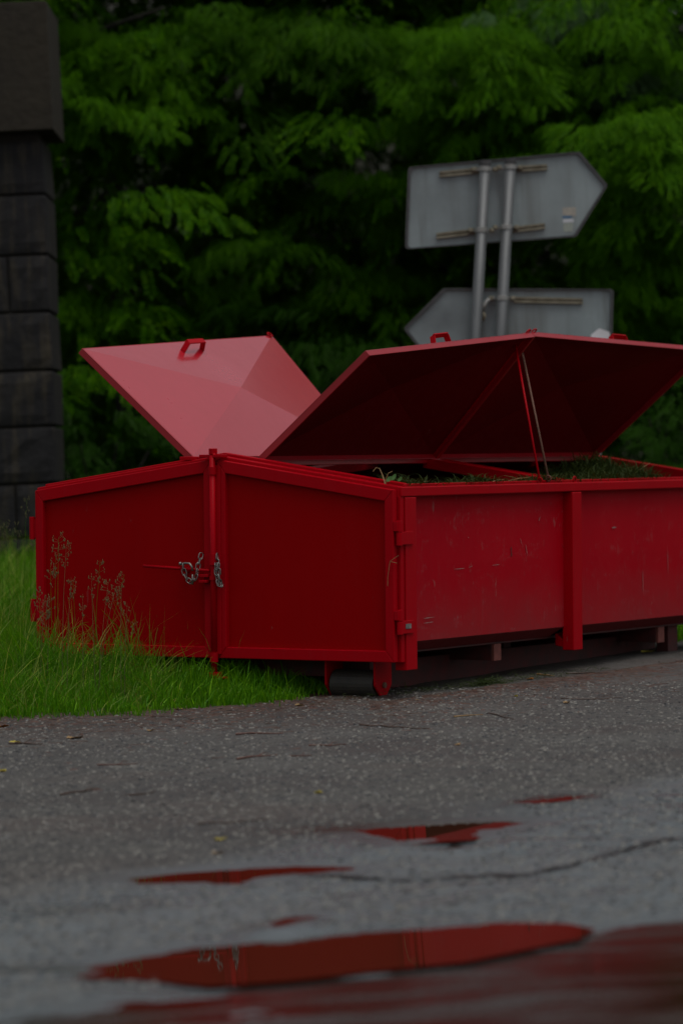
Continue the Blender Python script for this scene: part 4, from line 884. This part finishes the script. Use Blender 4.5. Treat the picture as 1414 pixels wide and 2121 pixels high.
for u, v, s_, lab, mt in ((32, 1538, .05, 'bright yellow leaf standing up near the left edge', 'yellow'), (5, 1597, .05, 'yellow leaf cut by the left edge of the picture', 'yellow'), (312, 1517, .03, 'small pale yellow leaf below the grass edge', 'tan'),
        (457, 1741, .05, 'pale leaf in the blurred foreground left of centre', 'yellow'), (659, 1643, .04, 'faint yellow leaf in the middle of the road', 'yellow'), (946, 1543, .04, 'yellowish leaf to the right of the container corner', 'tan'),
        (620, 1463, .04, 'tan curled leaf by the end of the grass', 'tan'), (1068, 1445, .025, 'tiny yellow leaf in front of the spilled cuttings', 'yellow'), (156, 1530, .07, 'tan leaf among the bark litter', 'tan'), (3, 1505, .07, 'orange leaf at the left edge beside the grass', 'orange'),
        (1097, 1408, .05, 'orange leaf in the spilled cuttings', 'orange'), (370, 1470, .05, 'pale leaf lying on the grass edge', 'tan'), (497, 1425, .05, 'pale yellow leaf caught in the verge grass', 'tan'), (450, 1769, .04, 'small brownish leaf in the blurred foreground', 'tan'), (1340, 1352, .07, 'yellow leaf at the end of the container by the grass', 'yellow'), (1172, 1458, .03, 'small tan leaf to the right on the road', 'tan')):
    leaf(u, v, s_, lab, mt)
# bark litter and chips strewn along the verge, joined
def scatter(n, fn, kind, name, mat, label, cat, smin, smax, longish=1., zr=.6):
    Vs, Fs, o = [], [], 0
    T = np.array([(-1, -1, 0), (1, -1, 0), (1, 1, 0), (-1, 1, 0), (-.7, -.6, 1), (.7, -.7, 1), (.6, .7, 1), (-.7, .6, 1)], float) * .5
    Fx = np.array([(0, 1, 5, 4), (1, 2, 6, 5), (2, 3, 7, 6), (3, 0, 4, 7), (4, 5, 6, 7)])
    x, y = fn(n); z = ground_z(x, y)[0]; s_ = rng.uniform(smin, smax, len(x)) * rng.uniform(.5, 1, len(x)); th = rng.uniform(0, PI, len(x)) if longish < 3 else rng.normal(0, .5, len(x))
    sc = np.stack([s_ * longish, s_, s_ * zr], -1)
    V = T[None] * sc[:, None, :] * (1 + rng.normal(0, .18, (len(x), 8, 1))); c_, s2 = np.cos(th)[:, None], np.sin(th)[:, None]
    V = np.stack([V[..., 0] * c_ - V[..., 1] * s2, V[..., 0] * s2 + V[..., 1] * c_, V[..., 2]], -1) + np.stack([x, y, z - .001], -1)[:, None, :]
    Fq = (Fx[None] + (np.arange(len(x)) * 8)[:, None, None]).reshape(-1, 4)
    tag(npmesh(name, V.reshape(-1, 3), Fq, mat), label, cat, kind='stuff')
def near_edge(n, spread=.9, xr=(-1.9, 2.8), bias=1.):
    x = rng.uniform(*xr, n * 3); y = np.interp(x, EX, EY) - rng.exponential(spread * .5, n * 3) * bias + .1; y = np.where(x > .1, np.minimum(y, 19.2 + (x - .1) * 1.35 - rng.exponential(spread * .4, n * 3)), y)
    k_ = (y > 12) ; return x[k_][:n], y[k_][:n]
def on_road(n):
    y = 10.2 + 10 * rng.random(n) ** 1.3; x = rng.uniform(-.13, .15, n) * y; k_ = (verge(x, y) < 0); x, y = x[k_], y[k_]
    z_, w_ = ground_z(x, y); q = w_ < .9; return x[q], y[q]
scatter(5200, lambda n: near_edge(n, .75), 0, 'bark_litter', 'twig', 'dark bark crumbs and stalks strewn along the edge of the grass', 'litter', .005, .016, 5.5, .5)
scatter(1100, lambda n: near_edge(n, .7, (-2.2, .2)), 0, 'bark_litter', 'twig', 'larger dark stalks and bark lying in the dirt below the grass', 'litter', .008, .018, 7, .5)
scatter(2200, lambda n: near_edge(n, 1.1), 0, 'bark_litter', 'twigred', 'reddish brown crumbs washed along the verge', 'litter', .006, .014, 4, .4)
scatter(700, lambda n: near_edge(n, .45), 0, 'bark_litter', 'tan', 'pale dry straw bits beside the container', 'litter', .003, .007, 7, .4)
scatter(26000, on_road, 0, 'gravel', 'pebblemid', 'mid grey stones standing out of the worn asphalt', 'gravel', .007, .020)
scatter(5000, on_road, 0, 'gravel', 'pebble', 'pale grit loose on the asphalt', 'gravel', .005, .014)
scatter(14000, on_road, 0, 'gravel', 'pebbleblack', 'small dark stones standing out of the worn asphalt', 'gravel', .007, .022)
scatter(900, on_road, 0, 'gravel', 'pebbledark', 'dark chippings loose on the asphalt', 'gravel', .006, .022)
# spilled cuttings beside the container
c0 = on_ground(1005, 1418); n = 1500
x = c0.x + rng.normal(0, .06, n) + np.where(rng.random(n) < .6, rng.normal(.0, .35, n), 0); y = c0.y + rng.normal(0, .05, n) + (x - c0.x) * 1.15; z = ground_z(x, y)[0] + np.clip(rng.normal(.012, .012, n), 0, .05)
th = rng.uniform(0, 2 * PI, n); D = np.stack([np.cos(th), np.sin(th), rng.normal(.0, .25, n)], -1) * rng.uniform(.015, .05, n)[:, None]; S_ = np.stack([-np.sin(th), np.cos(th), 0 * th + .4], -1) * .0016; P0 = np.stack([x, y, z], -1)
V = np.stack([P0 - S_, P0 + S_, P0 + D + S_ * .4, P0 + D - S_ * .4], 1).reshape(-1, 3)
tag(npmesh('spilled_cuttings', V, np.arange(n * 4).reshape(-1, 4), 'clip'), 'small scatter of dried cuttings on the road by the side wall', 'grass cuttings', kind='stuff')
